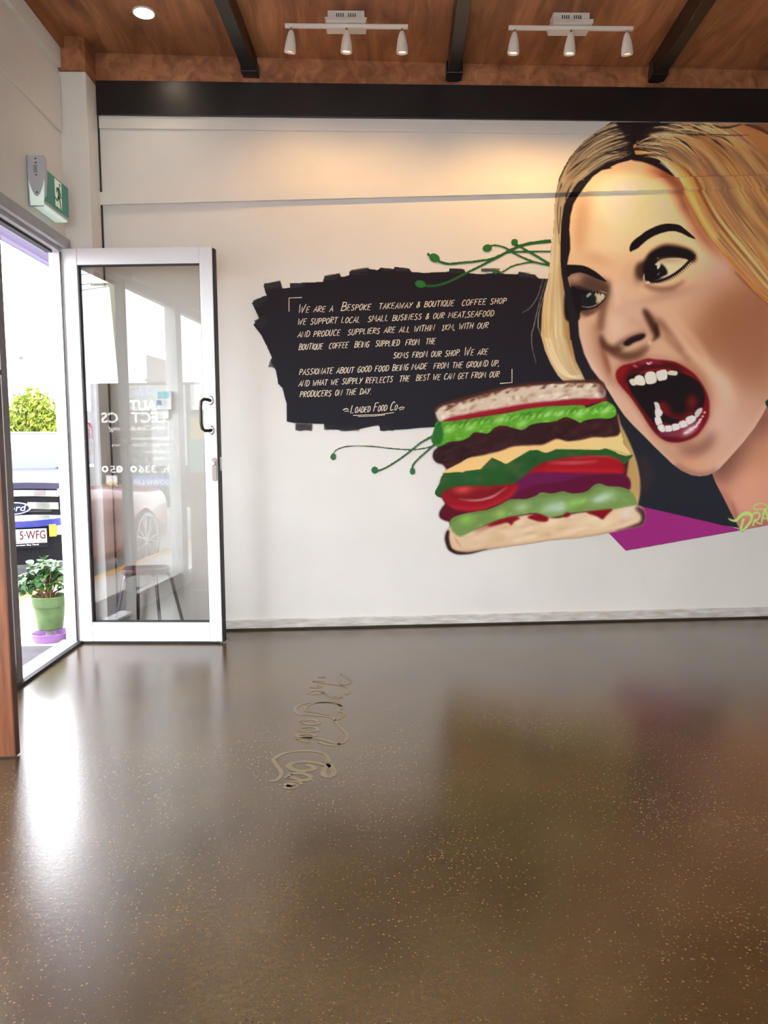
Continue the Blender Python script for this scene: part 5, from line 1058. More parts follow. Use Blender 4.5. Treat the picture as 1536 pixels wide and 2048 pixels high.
# dark streaks on the crown, right side
for p, w in [([(0, 210), (150, 150), (300, 150), (460, 190)], [20, 12, 8, 1]), ([(460, 185), (700, 185), (950, 190), (1300, 195)], [5, 9, 8, 2]), ([(500, 40), (640, 100), (760, 180)], [3, 12, 1]), ([(540, 60), (760, 70), (1000, 150)], [6, 14, 2]),
             ([(780, 190), (900, 270), (1040, 380)], [2, 11, 1]), ([(260, 60), (450, 90), (640, 170)], [3, 7, 1]), ([(0, 320), (120, 295), (240, 330)], [8, 7, 1]), ([(0, 350), (150, 355), (320, 410)], [12, 12, 1]),
             ([(0, 430), (100, 430), (180, 455)], [10, 7, 1]), ([(160, 425), (280, 450), (380, 520)], [2, 10, 1]), ([(380, 210), (520, 290), (720, 500)], [3, 14, 2]), ([(820, 60), (1000, 100), (1200, 60)], [6, 14, 6]), ([(120, 98), (220, 130), (330, 180)], [2, 8, 1]),
             ([(880, 200), (1000, 230), (1120, 320)], [2, 9, 1]), ([(50, 170), (250, 130), (420, 190)], [2, 8, 1]), ([(0, 240), (120, 205), (260, 220)], [3, 5, 1]), ([(-120, 300), (0, 260), (120, 240)], [6, 4, 1]), ([(-60, 360), (60, 380), (180, 400)], [8, 5, 1]), ([(1250, 60), (1400, 100), (1560, 180)], [10, 22, 16])]:
    stroke(HR(p), [v*.36 for v in w], (42, 28, 24), .9, .5, CR)
poly(HR([(-420, -30), (560, -30), (420, 30), (250, 70), (110, 110), (10, 170), (-60, 235), (-120, 275), (-175, 320), (-205, 230), (-270, 130), (-350, 40)]), (30, 20, 22), 1., smooth=False)
for i in range(60):
    sd = i % 2; s = rng.uniform(0, 1); q0, q1 = (outer, inner) if sd == 0 else (o2, i2); L = rng.uniform(.06, .24) if sd == 0 else rng.uniform(.05, .2)
    p = (q0*(1-s)+q1*s)[0:int(L*99)+3:2]; stroke(p, [rng.uniform(2.2, 4), rng.uniform(1, 2.2), .4], (36, 24, 22), .92, .4)
for i in range(46):
    sd = i % 2; s = rng.uniform(0, 1); q0, q1 = (outer, inner) if sd == 0 else (o2, i2); a = rng.randint(1, 7); L = rng.randint(8, 20)
    p = (q0*(1-s)+q1*s)[a:a+L:2]; stroke(p, [.3, rng.uniform(.8, 1.9), .4], [(196, 160, 112), (168, 130, 88), (214, 182, 134)][rng.randint(3)], .85, .4)
poly(HR([(1180, 20), (1600, 10), (1600, 190), (1450, 130), (1320, 90)]), (96, 54, 34), 3, .7)
for i in range(30):
    t = rng.uniform(0, 1); x = 40+t*760; y = 175-150*t+rng.uniform(-30, 40); L = rng.uniform(90, 260)
    stroke(HR([(x, y), (x+L*.5, y+L*.10+4), (x+L, y+L*.38+10)]), [.3, rng.uniform(.7, 2.0), .4], [(196, 160, 112), (168, 128, 84), (212, 178, 130), (146, 106, 68)][rng.randint(4)], .85, .5)
for p in [[(120, 98), (260, 92), (480, 150)], [(480, 42), (620, 70), (800, 150)], [(300, 60), (430, 70), (560, 130)], [(0, 315), (150, 300), (320, 330)], [(0, 345), (180, 350), (300, 390)], [(0, 400), (160, 400), (330, 470)], [(0, 455), (130, 462), (230, 500), (300, 580)], [(380, 225), (540, 330), (700, 480)], [(850, 100), (960, 140), (1050, 190)], [(-90, 310), (0, 250), (140, 205), (330, 210)], [(-100, 330), (40, 290), (180, 290)], [(-80, 400), (20, 395), (140, 410)], [(700, 60), (820, 110), (900, 160)]]:
    stroke(HR(p), [.5, 2.6, .5], (206, 176, 130), .9, .4)
poly(A([(690, 235), (760, 232), (850, 255), (920, 310), (955, 352), (900, 322), (830, 285), (760, 260), (700, 250)]), (36, 22, 20), .6)
# black hairline band of the left side, over the face edge
poly(A([(700, 236), (640, 240), (560, 262), (480, 302), (420, 345), (370, 390), (325, 440), (290, 500), (268, 570), (256, 660), (250, 760), (250, 880), (258, 960), (275, 1060), (296, 1180), (312, 1363), (368, 1363), (358, 1260), (330, 1120), (300, 1000), (284, 930), (296, 870), (311, 800), (309, 740), (303, 680), (310, 600), (330, 520), (360, 470), (400, 410), (450, 350), (500, 312), (575, 298), (545, 292), (610, 268), (680, 250)]), dark, .5, smooth=False)
poly(B([(300, 260), (318, 430), (345, 560), (385, 640), (420, 700), (520, 720), (500, 690), (440, 612), (395, 520), (362, 400), (357, 260)]), dark, .8, smooth=False)
# earring
poly(B([(1520, 815), (1545, 800), (1575, 830), (1550, 865), (1525, 840)]), (40, 66, 44), .5)
w_ = ((CF > .5) & (LAB == 2))[..., None]
lum = RGB.mean(2, keepdims=True); g_ = RGB+(lum-150)*.16; g_ = lum+(g_-lum)*1.10
RGB[:] = np.where(w_, np.clip(g_, np.array([27, 19, 22]), 252), RGB)
# ---------------------------------------------------------------- lock behind the burger, right
lk = B([(600, 900), (625, 960), (660, 1030), (695, 1110), (725, 1200), (742, 1290), (745, 1360), (735, 1430), (715, 1470), (640, 1440), (600, 1200)])
poly(lk, (206, 164, 102), 1.2); CL = full(lk, 1.)
for i in range(26):
    s = i/25; stroke(B([(600+40*s, 960+40*s), (650+50*s, 1150), (660+75*s, 1300), (655+70*s, 1440)]), [.5, 2, 2, .6], [(232, 196, 128), (150, 110, 62), (120, 96, 62), (214, 170, 104)][i % 4], .7, .6, CL)
air(B([(760, 1150), (790, 1260), (760, 1380)]), [10, 16, 8], (84, 54, 40), .45, 6)
# ---------------------------------------------------------------- burger
CUR[0] = 4
poly(B([(550, 1630), (745, 1460), (800, 1476), (1000, 1522), (1200, 1568), (1370, 1608), (1366, 1612), (655, 1738)]), (150, 40, 112), .3, smooth=False)
# cheese
CUR[0] = 3
poly(G([(560, 240), (700, 200), (1000, 150), (1330, 120), (1385, 215), (1400, 320), (1440, 400), (1420, 540), (1470, 620), (1490, 690), (1200, 740), (900, 790), (640, 820), (610, 740), (590, 660), (570, 560), (600, 480), (545, 400), (550, 300)]), (74, 30, 30), .8, smooth=False)
poly(G([(570, 475), (640, 440), (700, 405), (800, 375), (900, 355), (1040, 330), (1200, 318), (1390, 310), (1410, 340), (1440, 400), (1300, 380), (1000, 420), (800, 470), (700, 500), (600, 490)]), (243, 196, 128), .4)
air(G([(620, 480), (700, 430), (850, 395), (1000, 360)]), [3, 4, 4, 2], (226, 168, 100), .6, 2)
# dark lettuce
dl = G([(535, 578), (555, 530), (570, 485), (600, 478), (640, 475), (670, 475), (695, 450), (720, 455), (745, 462), (780, 425), (800, 408), (840, 425), (870, 435), (920, 395), (975, 372), (1010, 372), (1050, 385), (1090, 372), (1130, 358), (1170, 365), (1220, 362), (1290, 360), (1330, 365), (1370, 380), (1410, 400), (1456, 396), (1430, 425), (1410, 440), (1300, 470), (1000, 560), (800, 600), (600, 600)])
poly(dl, (40, 84, 38), .5); CD = full(dl, .5)
for i in range(60):
    x = rng.uniform(560, 1430); y = rng.uniform(380, 540); blob(G([(x, y)])[0], rng.uniform(4, 11), rng.uniform(3, 7), -20, [(60, 96, 44), (28, 92, 44), (82, 92, 52), (34, 66, 34)][rng.randint(4)], .6, CD)
stroke(G([(540, 570), (570, 500), (640, 482), (720, 462), (800, 414), (870, 440), (975, 378), (1130, 364), (1340, 372), (1450, 400)]), 1.6, (34, 104, 44), .6, .6)
# tomatoes + onion
poly(G([(960, 500), (1010, 445), (1100, 415), (1200, 402), (1300, 400), (1380, 412), (1410, 440), (1412, 480), (1300, 490), (1100, 490)]), (158, 22, 32), .8)
air(G([(1050, 470), (1200, 468), (1400, 470)]), [5, 7, 6], (190, 30, 40), .8, 2.5)
air(G([(1060, 430), (1180, 432), (1290, 425)]), [2, 4, 2], (226, 130, 130), .85, 1.6)
air(G([(1180, 410), (1330, 402), (1400, 425)]), [2, 3, 2], (206, 70, 70), .7, 1.4)
air(G([(1000, 460), (1040, 440), (1090, 425)]), [3, 5, 3], (120, 14, 26), .6, 2)
poly(G([(880, 560), (930, 510), (1000, 478), (1200, 480), (1420, 490), (1425, 560), (1300, 580), (1000, 610), (860, 620)]), (104, 26, 72), .8)
poly(G([(980, 540), (1120, 520), (1250, 490), (1420, 495), (1425, 570), (1200, 590), (950, 610), (900, 590)]), (92, 18, 46), 1.4, .9)
poly(G([(560, 690), (555, 660), (590, 620), (650, 640), (700, 660), (640, 700), (600, 705)]), (92, 16, 32), .8)
poly(G([(566, 575), (600, 552), (680, 540), (800, 540), (900, 530), (925, 535), (900, 580), (840, 620), (740, 655), (650, 655), (600, 632), (572, 605)]), (150, 20, 32), .6)
CT = full(G([(566, 575), (600, 552), (680, 540), (800, 540), (900, 530), (925, 535), (900, 580), (840, 620), (740, 655), (650, 655), (600, 632), (572, 605)]), .6)
poly(G([(580, 570), (640, 545), (760, 545), (860, 545), (820, 585), (740, 605), (650, 605)]), (118, 18, 26), 1.4, .8, clip=CT)
air(G([(600, 635), (740, 645), (860, 600), (920, 545)]), [5, 7, 6, 3], (186, 36, 44), .8, 2, CT)
stroke(G([(640, 600), (720, 607), (800, 590), (870, 545)]), [.6, 2.6, 3, .8], (236, 190, 186), .9, .8, CT)
blob(G([(665, 556)])[0], 13, 6, -6, (226, 78, 74), .9, CT)
air(G([(700, 550), (800, 550)]), [4, 3], (170, 60, 40), .6, 1.6, CT)
# lower lettuce
ll = G([(602, 720), (615, 690), (660, 672), (720, 660), (780, 650), (830, 630), (880, 605), (920, 600), (960, 600), (1005, 585), (1030, 570), (1080, 575), (1130, 565), (1180, 575), (1240, 565), (1270, 540), (1300, 528), (1340, 540), (1400, 545), (1440, 560), (1465, 590), (1470, 630), (1400, 650), (1300, 655), (1200, 660), (1110, 680), (1060, 685), (1000, 665), (900, 680), (820, 700), (740, 735), (700, 760), (655, 775), (620, 755)])
poly(ll, (118, 144, 76), .5); CG = full(ll, .5)
stroke(G([(604, 715), (660, 676), (780, 655), (880, 610), (1005, 590), (1130, 572), (1240, 570), (1300, 534), (1440, 565)]), 5, (92, 116, 62), .8, 1.6, CG)
for c, rx, ry, col in [((1080, 640), 26, 13, (178, 200, 170)), ((1120, 640), 16, 10, (190, 208, 186)), ((1330, 590), 22, 12, (178, 200, 170)), ((1300, 600), 18, 8, (186, 206, 180)), ((940, 640), 16, 10, (168, 192, 150)), ((840, 670), 12, 9, (150, 190, 96)), ((680, 695), 16, 11, (138, 192, 78)), ((1180, 620), 14, 9, (146, 196, 92)), ((1220, 610), 12, 6, (150, 200, 96)), ((1420, 620), 14, 12, (120, 150, 80)), ((760, 690), 12, 7, (110, 142, 66)), ((1010, 620), 8, 8, (112, 142, 84))]:
    blob(G([c])[0], rx*.62, ry*.62, -18, col, .85, CG)
for i in range(40):
    x = rng.uniform(640, 1440); t = (x-640)/800; y = 720-150*t+rng.uniform(-30, 40)
    stroke(G([(x, y), (x+14, y+rng.uniform(-8, 6)), (x+rng.uniform(20, 36), y+rng.uniform(-10, 4))]), [.5, rng.uniform(1.4, 3.6), .5], [(168, 206, 110), (196, 212, 180), (100, 136, 60), (140, 184, 90)][rng.randint(4)], .6, .8, CG)
poly(G([(570, 475), (640, 438), (720, 405), (800, 375), (900, 345), (1000, 320), (1400, 290), (1412, 340), (1300, 372), (1100, 368), (975, 374), (870, 436), (800, 408), (745, 462), (640, 474)]), (243, 196, 128), .4, smooth=False)
# patty
pt = G([(523, 400), (530, 375), (550, 360), (600, 345), (660, 320), (720, 300), (800, 285), (900, 270), (1000, 250), (1100, 245), (1200, 230), (1300, 220), (1370, 215), (1388, 250), (1392, 300), (1340, 312), (1270, 312), (1210, 325), (1150, 330), (1100, 320), (1040, 345), (980, 350), (900, 355), (840, 375), (780, 390), (700, 405), (640, 425), (590, 438), (550, 435), (530, 420)])
poly(pt, (54, 27, 28), .6); CP = full(pt, .6)
for i in range(110):
    x = rng.uniform(530, 1390); t = (x-530)/860; y = 400-140*t+rng.uniform(-45, 45); blob(G([(x, y)])[0], rng.uniform(3, 9), rng.uniform(2, 5), -30, [(82, 44, 38), (38, 18, 22), (70, 34, 34), (60, 30, 42)][rng.randint(4)], .55, CP)
# bright lettuce
bl = G([(555, 355), (530, 345), (518, 320), (530, 280), (545, 240), (600, 238), (640, 232), (720, 222), (800, 210), (870, 200), (960, 180), (1050, 168), (1130, 165), (1220, 162), (1240, 175), (1290, 158), (1330, 145), (1370, 170), (1378, 205), (1350, 225), (1290, 225), (1230, 235), (1210, 245), (1180, 230), (1140, 220), (1090, 240), (1030, 245), (980, 255), (945, 278), (900, 270), (850, 258), (810, 270), (780, 295), (720, 290), (690, 315), (650, 330), (600, 335)])
poly(G([(518, 320), (530, 285), (545, 245), (590, 250), (600, 330), (560, 355), (530, 345)]), (22, 84, 40), .5)
poly(bl, (92, 158, 42), .5); CB = full(bl, .5)
for i in range(170):
    x = rng.uniform(550, 1370); t = (x-550)/820; y = 290-95*t+rng.uniform(-52, 52); a = rng.uniform(-.7, .3); L = rng.uniform(10, 34)
    stroke(G([(x, y), (x+L*.5, y+L*.5*a-rng.uniform(-4, 6)), (x+L, y+L*a)]), [.5, rng.uniform(2, 6), .5], [(134, 200, 66), (66, 128, 34), (168, 222, 110), (112, 182, 52), (48, 100, 30), (148, 206, 92)][rng.randint(6)], .65, .8, CB)
for i in range(26):
    x = 555+i*31+rng.uniform(-8, 8); t = (x-550)/820; y = 262-95*t; h = rng.uniform(14, 30)
    stroke(G([(x-16, y+h*.6), (x-4, y+h*.1), (x+10, y-h*.5), (x+26, y-h*.7)]), [1, rng.uniform(2.5, 5), rng.uniform(2, 4), .6], (44, 96, 26), .6, 1.2, CB)
    stroke(G([(x-6, y+h*.7), (x+6, y+h*.2), (x+18, y-h*.35)]), [.6, rng.uniform(2, 4.5), .6], (176, 226, 116), .75, .9, CB)
for c, r in [((600, 280), 7), ((700, 270), 6), ((840, 230), 7), ((940, 250), 7), ((1060, 205), 6), ((1120, 200), 6), ((1210, 205), 7), ((1330, 190), 6)]:
    blob(G([c])[0], r*1.4, r*.7, -25, (178, 226, 130), .7, CB)
poly(G([(545, 245), (560, 240), (575, 300), (560, 345), (530, 345), (520, 318)]), (26, 88, 40), 1, .8)
# sauce strip and top bun
poly(G([(560, 236), (620, 215), (720, 195), (860, 170), (1000, 150), (1150, 140), (1320, 130), (1325, 145), (1245, 162), (1238, 185), (1225, 164), (1100, 166), (960, 180), (860, 200), (720, 222), (620, 236)]), (150, 24, 40), .6)
bt = G([(538, 190), (560, 168), (620, 150), (700, 130), (780, 108), (860, 88), (960, 74), (1060, 66), (1180, 60), (1280, 58), (1320, 80), (1328, 110), (1310, 130), (1200, 132), (1080, 142), (960, 155), (860, 172), (740, 192), (620, 215), (560, 236), (545, 225)])
poly(bt, (216, 190, 164), .6); CU = full(bt, .6)
for i in range(120):
    x = rng.uniform(545, 1320); t = (x-545)/775; y = 205-105*t+rng.uniform(-36, 40); blob(G([(x, y)])[0], rng.uniform(1.5, 6), rng.uniform(1.2, 3.5), -20, [(238, 220, 198), (190, 150, 120), (228, 206, 182), (170, 128, 100), (244, 232, 216)][rng.randint(5)], .75, CU)
stroke(G([(538, 195), (560, 166), (640, 142), (720, 120), (800, 98), (880, 80), (980, 66), (1100, 58), (1200, 54), (1300, 56), (1328, 90)]), [3, 6, 7, 5, 7, 5, 6, 5, 6, 8, 5], (80, 40, 30), 1, .6)
for i in range(60):
    x = rng.uniform(545, 1320); y = np.interp(x, [538, 640, 800, 980, 1200, 1320], [198, 150, 106, 76, 64, 72])+rng.uniform(-4, 12); blob(G([(x, y)])[0], rng.uniform(2, 5), rng.uniform(1, 2.4), -22, [(110, 62, 44), (150, 98, 70), (84, 44, 34), (236, 216, 192)][rng.randint(4)], .8, CU)
for i in range(70):
    x = rng.uniform(560, 1310); t = (x-560)/750; y = 200-105*t+rng.uniform(-30, 34); a_ = rng.uniform(-.6, .1); L = rng.uniform(8, 26)
    stroke(G([(x, y), (x+L*.5, y+L*a_*.5-rng.uniform(0, 5)), (x+L, y+L*a_)]), [.4, rng.uniform(1, 3), .4], [(246, 234, 218), (180, 138, 110), (236, 214, 188), (206, 168, 140)][rng.randint(4)], .7, .6, CU)
blob(G([(1312, 100)])[0], 5, 11, -20, (110, 66, 56), .8, CU)
stroke(G([(560, 234), (640, 212), (760, 190), (900, 164), (1100, 140), (1300, 128)]), [1, 2, 2, 2, 2, 1], (228, 150, 140), .7, .6)
# bottom bun
bb = G([(580, 780), (590, 745), (605, 730), (620, 755), (655, 775), (720, 748), (820, 705), (900, 685), (1000, 672), (1100, 690), (1200, 665), (1330, 655), (1440, 635), (1480, 630), (1510, 655), (1512, 700), (1490, 725), (1400, 745), (1300, 765), (1200, 780), (1080, 790), (960, 810), (850, 825), (760, 840), (700, 855), (640, 858), (600, 840), (585, 810)])
poly(bb, (224, 190, 152), 1.); CW = full(bb, 1.)
for i in range(60):
    x = rng.uniform(640, 1480); t = (x-640)/840; y = 790-100*t+rng.uniform(-45, 45); blob(G([(x, y)])[0], rng.uniform(4, 14), rng.uniform(2, 5), -12, [(240, 214, 178), (206, 164, 122), (232, 202, 164), (214, 176, 140)][rng.randint(4)], .6, CW)
air(G([(640, 850), (760, 838), (960, 812), (1200, 782), (1400, 748)]), [6, 5, 5, 5, 6], (176, 126, 90), .6, 3, CW)
air(G([(588, 745), (585, 800), (610, 845), (680, 856), (780, 838)]), [12, 16, 13, 7, 4], (58, 26, 24), 1, 1.2)
air(G([(1470, 640), (1508, 670), (1505, 715), (1440, 738), (1380, 752)]), [8, 15, 15, 8, 4], (64, 34, 34), .95, 2.4, CW)
blob(G([(1430, 665)])[0], 12, 8, -20, (226, 206, 196), .7, CW)
air(G([(720, 755), (800, 720), (880, 690)]), [3, 8, 5], (150, 36, 40), .7, 3, CW)
for p in [[(780, 725), (830, 700), (900, 682), (930, 690), (905, 705), (890, 722), (870, 710), (820, 722)], [(965, 685), (1010, 670), (1060, 685), (1055, 705), (1020, 705), (1000, 700)], [(1130, 680), (1150, 662), (1165, 672), (1150, 685)], [(1240, 662), (1300, 652), (1360, 648), (1335, 675), (1315, 695), (1290, 682)]]:
    poly(G(p), (128, 14, 26), .8)
stroke(G([(620, 765), (640, 800), (660, 830)]), [1, 3, 1], (196, 120, 80), .7, 1, CW)
# signature
CUR[0] = 6
SIG = (172, 204, 112)
def S(p): return [(1380+x/9.846, 980+y/9.846) for x, y in p]
for p, w in [([(750, 555), (800, 590), (870, 605), (920, 590), (970, 530), (1030, 480), (1110, 455), (1190, 480), (1215, 540), (1190, 620), (1130, 700), (1060, 780), (1000, 810)], [1.5, 3.5, 5, 6, 6, 7, 8, 7, 5, 5, 5, 5, 3]), ([(1055, 560), (1030, 650), (1005, 740), (1000, 800)], [5, 5, 5, 4]), ([(1280, 570), (1255, 640), (1240, 710)], [3.6, 3.6, 3]), ([(1230, 490), (1290, 445), (1350, 450), (1375, 500), (1340, 570), (1280, 600)], [3.6]*6), ([(1280, 600), (1340, 650), (1420, 665)], [3, 3, 2.4]), ([(1480, 370), (1440, 500), (1410, 640)], [5, 4, 3.4]), ([(1480, 370), (1520, 500), (1545, 620)], [5, 5, 4]), ([(1420, 560), (1530, 560)], [3, 3]), ([(1300, 385), (1250, 340), (1310, 280), (1410, 262), (1500, 290), (1530, 340), (1480, 385)], [2.5, 3, 2.6, 2.4, 2.6, 3, 2.6]), ([(1300, 390), (1400, 378), (1480, 370)], [2.4, 2, 2]), ([(1560, 560), (1620, 640), (1700, 520)], [4, 4, 3])]:
    stroke(S(p), w, SIG, .97, .3)
# --------------------------------------------------------------- end of painting
# ================================================================ mural on the back wall
mural = thing('mural', 'large painted mural of a shouting blonde woman and stacked sandwich on the white wall', 'mural', tuple(wall(1100, 800)))
ILL = [183, 164, 149, 189, 169, 153, 166, 151, 142, 169, 152, 140, 158, 144, 133, 149, 137, 129, 142, 131, 122, 222, 192, 166, 245, 205, 166, 233, 199, 166, 255, 220, 171, 228, 191, 153, 166, 149, 135, 145, 133, 124, 217, 192, 170, 235, 203, 171, 247, 210, 173, 255, 217, 171, 237, 200, 161, 192, 167, 145, 154, 139, 128, 210, 189, 171, 229, 203, 179, 233, 203, 174, 236, 203, 171, 221, 192, 163, 192, 169, 150, 164, 149, 137, 216, 201, 187, 227, 209, 192, 227, 207, 187, 220, 198, 177, 211, 190, 170, 194, 177, 161, 174, 161, 149, 226, 214, 203, 235, 221, 208, 227, 212, 197, 217, 202, 187, 208, 192, 178, 195, 181, 169, 183, 171, 160, 232, 222, 213, 242, 232, 221, 230, 220, 209, 222, 210, 199, 208, 197, 187, 200, 189, 179, 189, 179, 170, 229, 220, 212, 240, 232, 222, 232, 223, 214, 221, 212, 202, 214, 204, 195, 203, 194, 185, 193, 184, 175, 218, 211, 203, 236, 228, 219, 231, 223, 214, 219, 211, 202, 210, 202, 194, 203, 196, 187, 193, 185, 177]
def illum(x, y):
    """how a plain white wall looks at this photo point, to turn the photo's colours into paint colours"""
    yt = [262, 320, 440, 520, 620, 720, 850, 980, 1110]; xt = [520, 700, 880, 1060, 1200, 1340, 1500]
    T_ = np.array(ILL, float).reshape(9, 7, 3); a = np.clip(np.interp(x, xt, range(7)), 0, 5.999); b_ = np.clip(np.interp(y, yt, range(9)), 0, 7.999)
    i, j = a.astype(int), b_.astype(int); u, v = (a-i)[..., None], (b_-j)[..., None]
    return lin((T_[j, i]*(1-u)+T_[j, i+1]*u)*(1-v)+(T_[j+1, i]*(1-u)+T_[j+1, i+1]*u)*v)/lin((226, 223, 219))
STEP = 1.3
gx = np.arange(PX0, PX1-1, STEP); gy = np.arange(PY0, PY1-1, STEP); GX, GY = np.meshgrid(gx, gy)
ix = np.clip(((GX-PX0)-.5), 0, PW-1.001); iy = np.clip(((GY-PY0)-.5), 0, PH-1.001); i0, j0 = ix.astype(int), iy.astype(int); fx, fy_ = (ix-i0)[..., None], (iy-j0)[..., None]
def bil(a): return a[j0, i0]*(1-fx)*(1-fy_)+a[j0, i0+1]*fx*(1-fy_)+a[j0+1, i0]*(1-fx)*fy_+a[j0+1, i0+1]*fx*fy_
gc = bil(RGB); ga = bil(ALP[..., None])[..., 0]; gl = LAB[np.clip(np.round(iy).astype(int), 0, PH-1), np.clip(np.round(ix).astype(int), 0, PW-1)]
alb = np.clip(lin(gc)/illum(GX, GY)*MURAL_K, 0, .93)
T_ = None
D3 = np.stack([(GX-768)/FPX, (1024-GY)/FPX, np.ones_like(GX)], -1)@CAMM
T_ = ((WP-CAMP)@WN)/(D3@WN); P3 = CAMP+D3*T_[..., None]
bl0 = np.interp(GX, [BATT[0][0], BATT[1][0]], [BATT[0][1], BATT[1][1]]); bl1 = np.interp(GX, [BATT[3][0], BATT[2][0]], [BATT[3][1], BATT[2][1]]); ub = np.interp(GX, [196, 1760], [257, 275.5])
offs = np.where((GY < bl0+.9) & (GY > bl1-.9), .0218, np.where(GY < ub+.6, .0068, .0009)); P3 = P3+WN*offs[..., None]
beam_z = np.interp(P3[..., 0], [-1.54, 2.6], [zb0, zb1]); okv = P3[..., 2] < beam_z-.001
mp_ = bpy.data.materials.new('mural_paint'); mp_.use_nodes = True; nt = mp_.node_tree; b = nt.nodes['Principled BSDF']; at_ = nt.nodes.new('ShaderNodeVertexColor'); at_.layer_name = 'paint'
nt.links.new(at_.outputs['Color'], b.inputs['Base Color']); nt.links.new(at_.outputs['Alpha'], b.inputs['Alpha']); b.inputs['Roughness'].default_value = .55; b.inputs['Specular IOR Level'].default_value = .12
H_, W_ = GX.shape; idx = np.arange(H_*W_).reshape(H_, W_)
q = np.stack([idx[:-1, :-1], idx[1:, :-1], idx[1:, 1:], idx[:-1, 1:]], -1).reshape(-1, 4)
aq = np.maximum.reduce([ga.ravel()[q[:, k]] for k in range(4)]) > .01; aq &= np.logical_and.reduce([okv.ravel()[q[:, k]] for k in range(4)])
q = q[aq]; lab = gl.ravel()[q[:, 0]]
for L_, (nm, lb) in {1: ('black_panel', 'black brushed panel behind the white lettering'), 2: ('painted_woman', 'painted face, neck and blonde hair'), 3: ('painted_sandwich', 'painted stacked sandwich'), 4: ('magenta_shape', 'magenta painted wedge'), 5: ('painted_tendril', 'painted green tendrils beside the sandwich'), 6: ('signature', 'lime green signature'), 7: ('black_backdrop', 'black painted ground behind the woman'), 8: ('painted_tendril', 'painted green tendrils above the black panel')}.items():
    qq = q[lab == L_]
    if not len(qq): continue
    us, inv = np.unique(qq, return_inverse=True); V = P3.reshape(-1, 3)[us]-np.array(mural['_o'])
    me = bpy.data.meshes.new(nm); me.vertices.add(len(us)); me.vertices.foreach_set('co', V.ravel()); F = inv.reshape(-1, 4)
    me.loops.add(F.size); me.loops.foreach_set('vertex_index', F.ravel().astype(np.int32)); me.polygons.add(len(F)); me.polygons.foreach_set('loop_start', np.arange(0, F.size, 4, dtype=np.int32)); me.update(calc_edges=True)
    ca = me.color_attributes.new('paint', 'FLOAT_COLOR', 'POINT'); cc = np.concatenate([alb.reshape(-1, 3)[us], np.clip(ga.ravel()[us], 0, 1)[:, None]], 1); ca.data.foreach_set('color', cc.ravel().astype(np.float32))
    me.materials.append(mp_); o = bpy.data.objects.new(nm, me); COL.objects.link(o); o.parent = mural; o['label'] = lb
# ---------------------------------------------------------------- hand lettering: single-stroke capitals
GL = {'A': [[(0, 0), (.42, 1), (.62, 0)], [(.1, .34), (.6, .38)]], 'B': [[(.05, 0), (.12, 1)], [(.0, .98), (.5, .95), (.52, .62), (.1, .52)], [(.1, .52), (.58, .46), (.55, .08), (.0, 0)]], 'C': [[(.6, .86), (.4, 1), (.12, .75), (.05, .3), (.2, .0), (.55, .1)]],
 'D': [[(.08, 0), (.1, 1)], [(.0, .98), (.4, .96), (.62, .6), (.5, .15), (.0, 0)]], 'E': [[(.6, 1), (.1, .97), (.06, .02), (.55, .02)], [(.08, .52), (.48, .54)]], 'F': [[(.62, 1), (.1, .97), (.05, 0)], [(.08, .52), (.48, .54)]], 'G': [[(.6, .88), (.38, 1), (.1, .7), (.08, .2), (.3, .0), (.55, .15), (.57, .45), (.32, .45)]],
 'H': [[(.06, 0), (.1, 1)], [(.55, 0), (.6, 1)], [(.08, .48), (.58, .52)]], 'I': [[(.1, 0), (.14, 1)]], 'K': [[(.06, 0), (.1, 1)], [(.58, 1), (.1, .45), (.58, 0)]], 'L': [[(.1, 1), (.06, .02), (.52, .02)]], 'M': [[(.0, 0), (.14, 1), (.42, .3), (.74, 1), (.82, 0)]], 'N': [[(.0, 0), (.06, 1), (.58, 0), (.66, 1)]],
 'O': [[(.34, 1), (.08, .72), (.06, .25), (.26, 0), (.54, .28), (.56, .76), (.34, 1)]], 'P': [[(.05, 0), (.1, 1)], [(.0, .98), (.5, .94), (.54, .6), (.1, .46)]], 'Q': [[(.34, 1), (.08, .72), (.06, .25), (.26, 0), (.54, .28), (.56, .76), (.34, 1)], [(.34, .25), (.62, -.08)]], 'R': [[(.05, 0), (.1, 1)], [(.0, .98), (.5, .95), (.52, .6), (.1, .5), (.58, 0)]],
 'S': [[(.55, .88), (.35, 1), (.12, .82), (.2, .58), (.48, .42), (.48, .12), (.25, 0), (.02, .12)]], 'T': [[(.0, .98), (.64, 1)], [(.32, 1), (.28, 0)]], 'U': [[(.08, 1), (.04, .25), (.22, 0), (.46, .15), (.58, 1)]], 'V': [[(.04, 1), (.24, 0), (.6, 1)]], 'W': [[(.04, 1), (.14, 0), (.42, .7), (.5, 0), (.82, 1)]], 'Y': [[(.04, 1), (.28, .5)], [(.62, 1), (.1, 0)]],
 '&': [[(.6, .1), (.2, .75), (.32, 1), (.46, .8), (.06, .3), (.22, 0), (.6, .5)]], '1': [[(.02, .8), (.22, 1), (.18, 0)], [(0, 0), (.38, 0)]], '5': [[(.56, 1), (.18, 1), (.12, .58), (.42, .6), (.5, .2), (.28, 0), (.02, .1)]], '.': [[(.04, .0), (.1, .05)]], ',': [[(.1, .1), (.0, -.18)]]}
ADV = {'I': .3, 'N': .8, 'H': .74, 'M': .96, 'W': .92, '.': .26, ',': .26, '1': .5, ' ': .62}
M_CHALK = mat('cream_lettering_paint', (226, 214, 192), .6, var=.04)
def letter_width(s, caps): return sum(ADV.get(ch.upper(), .70)*(1.35 if ch in caps else 1) for ch in s)
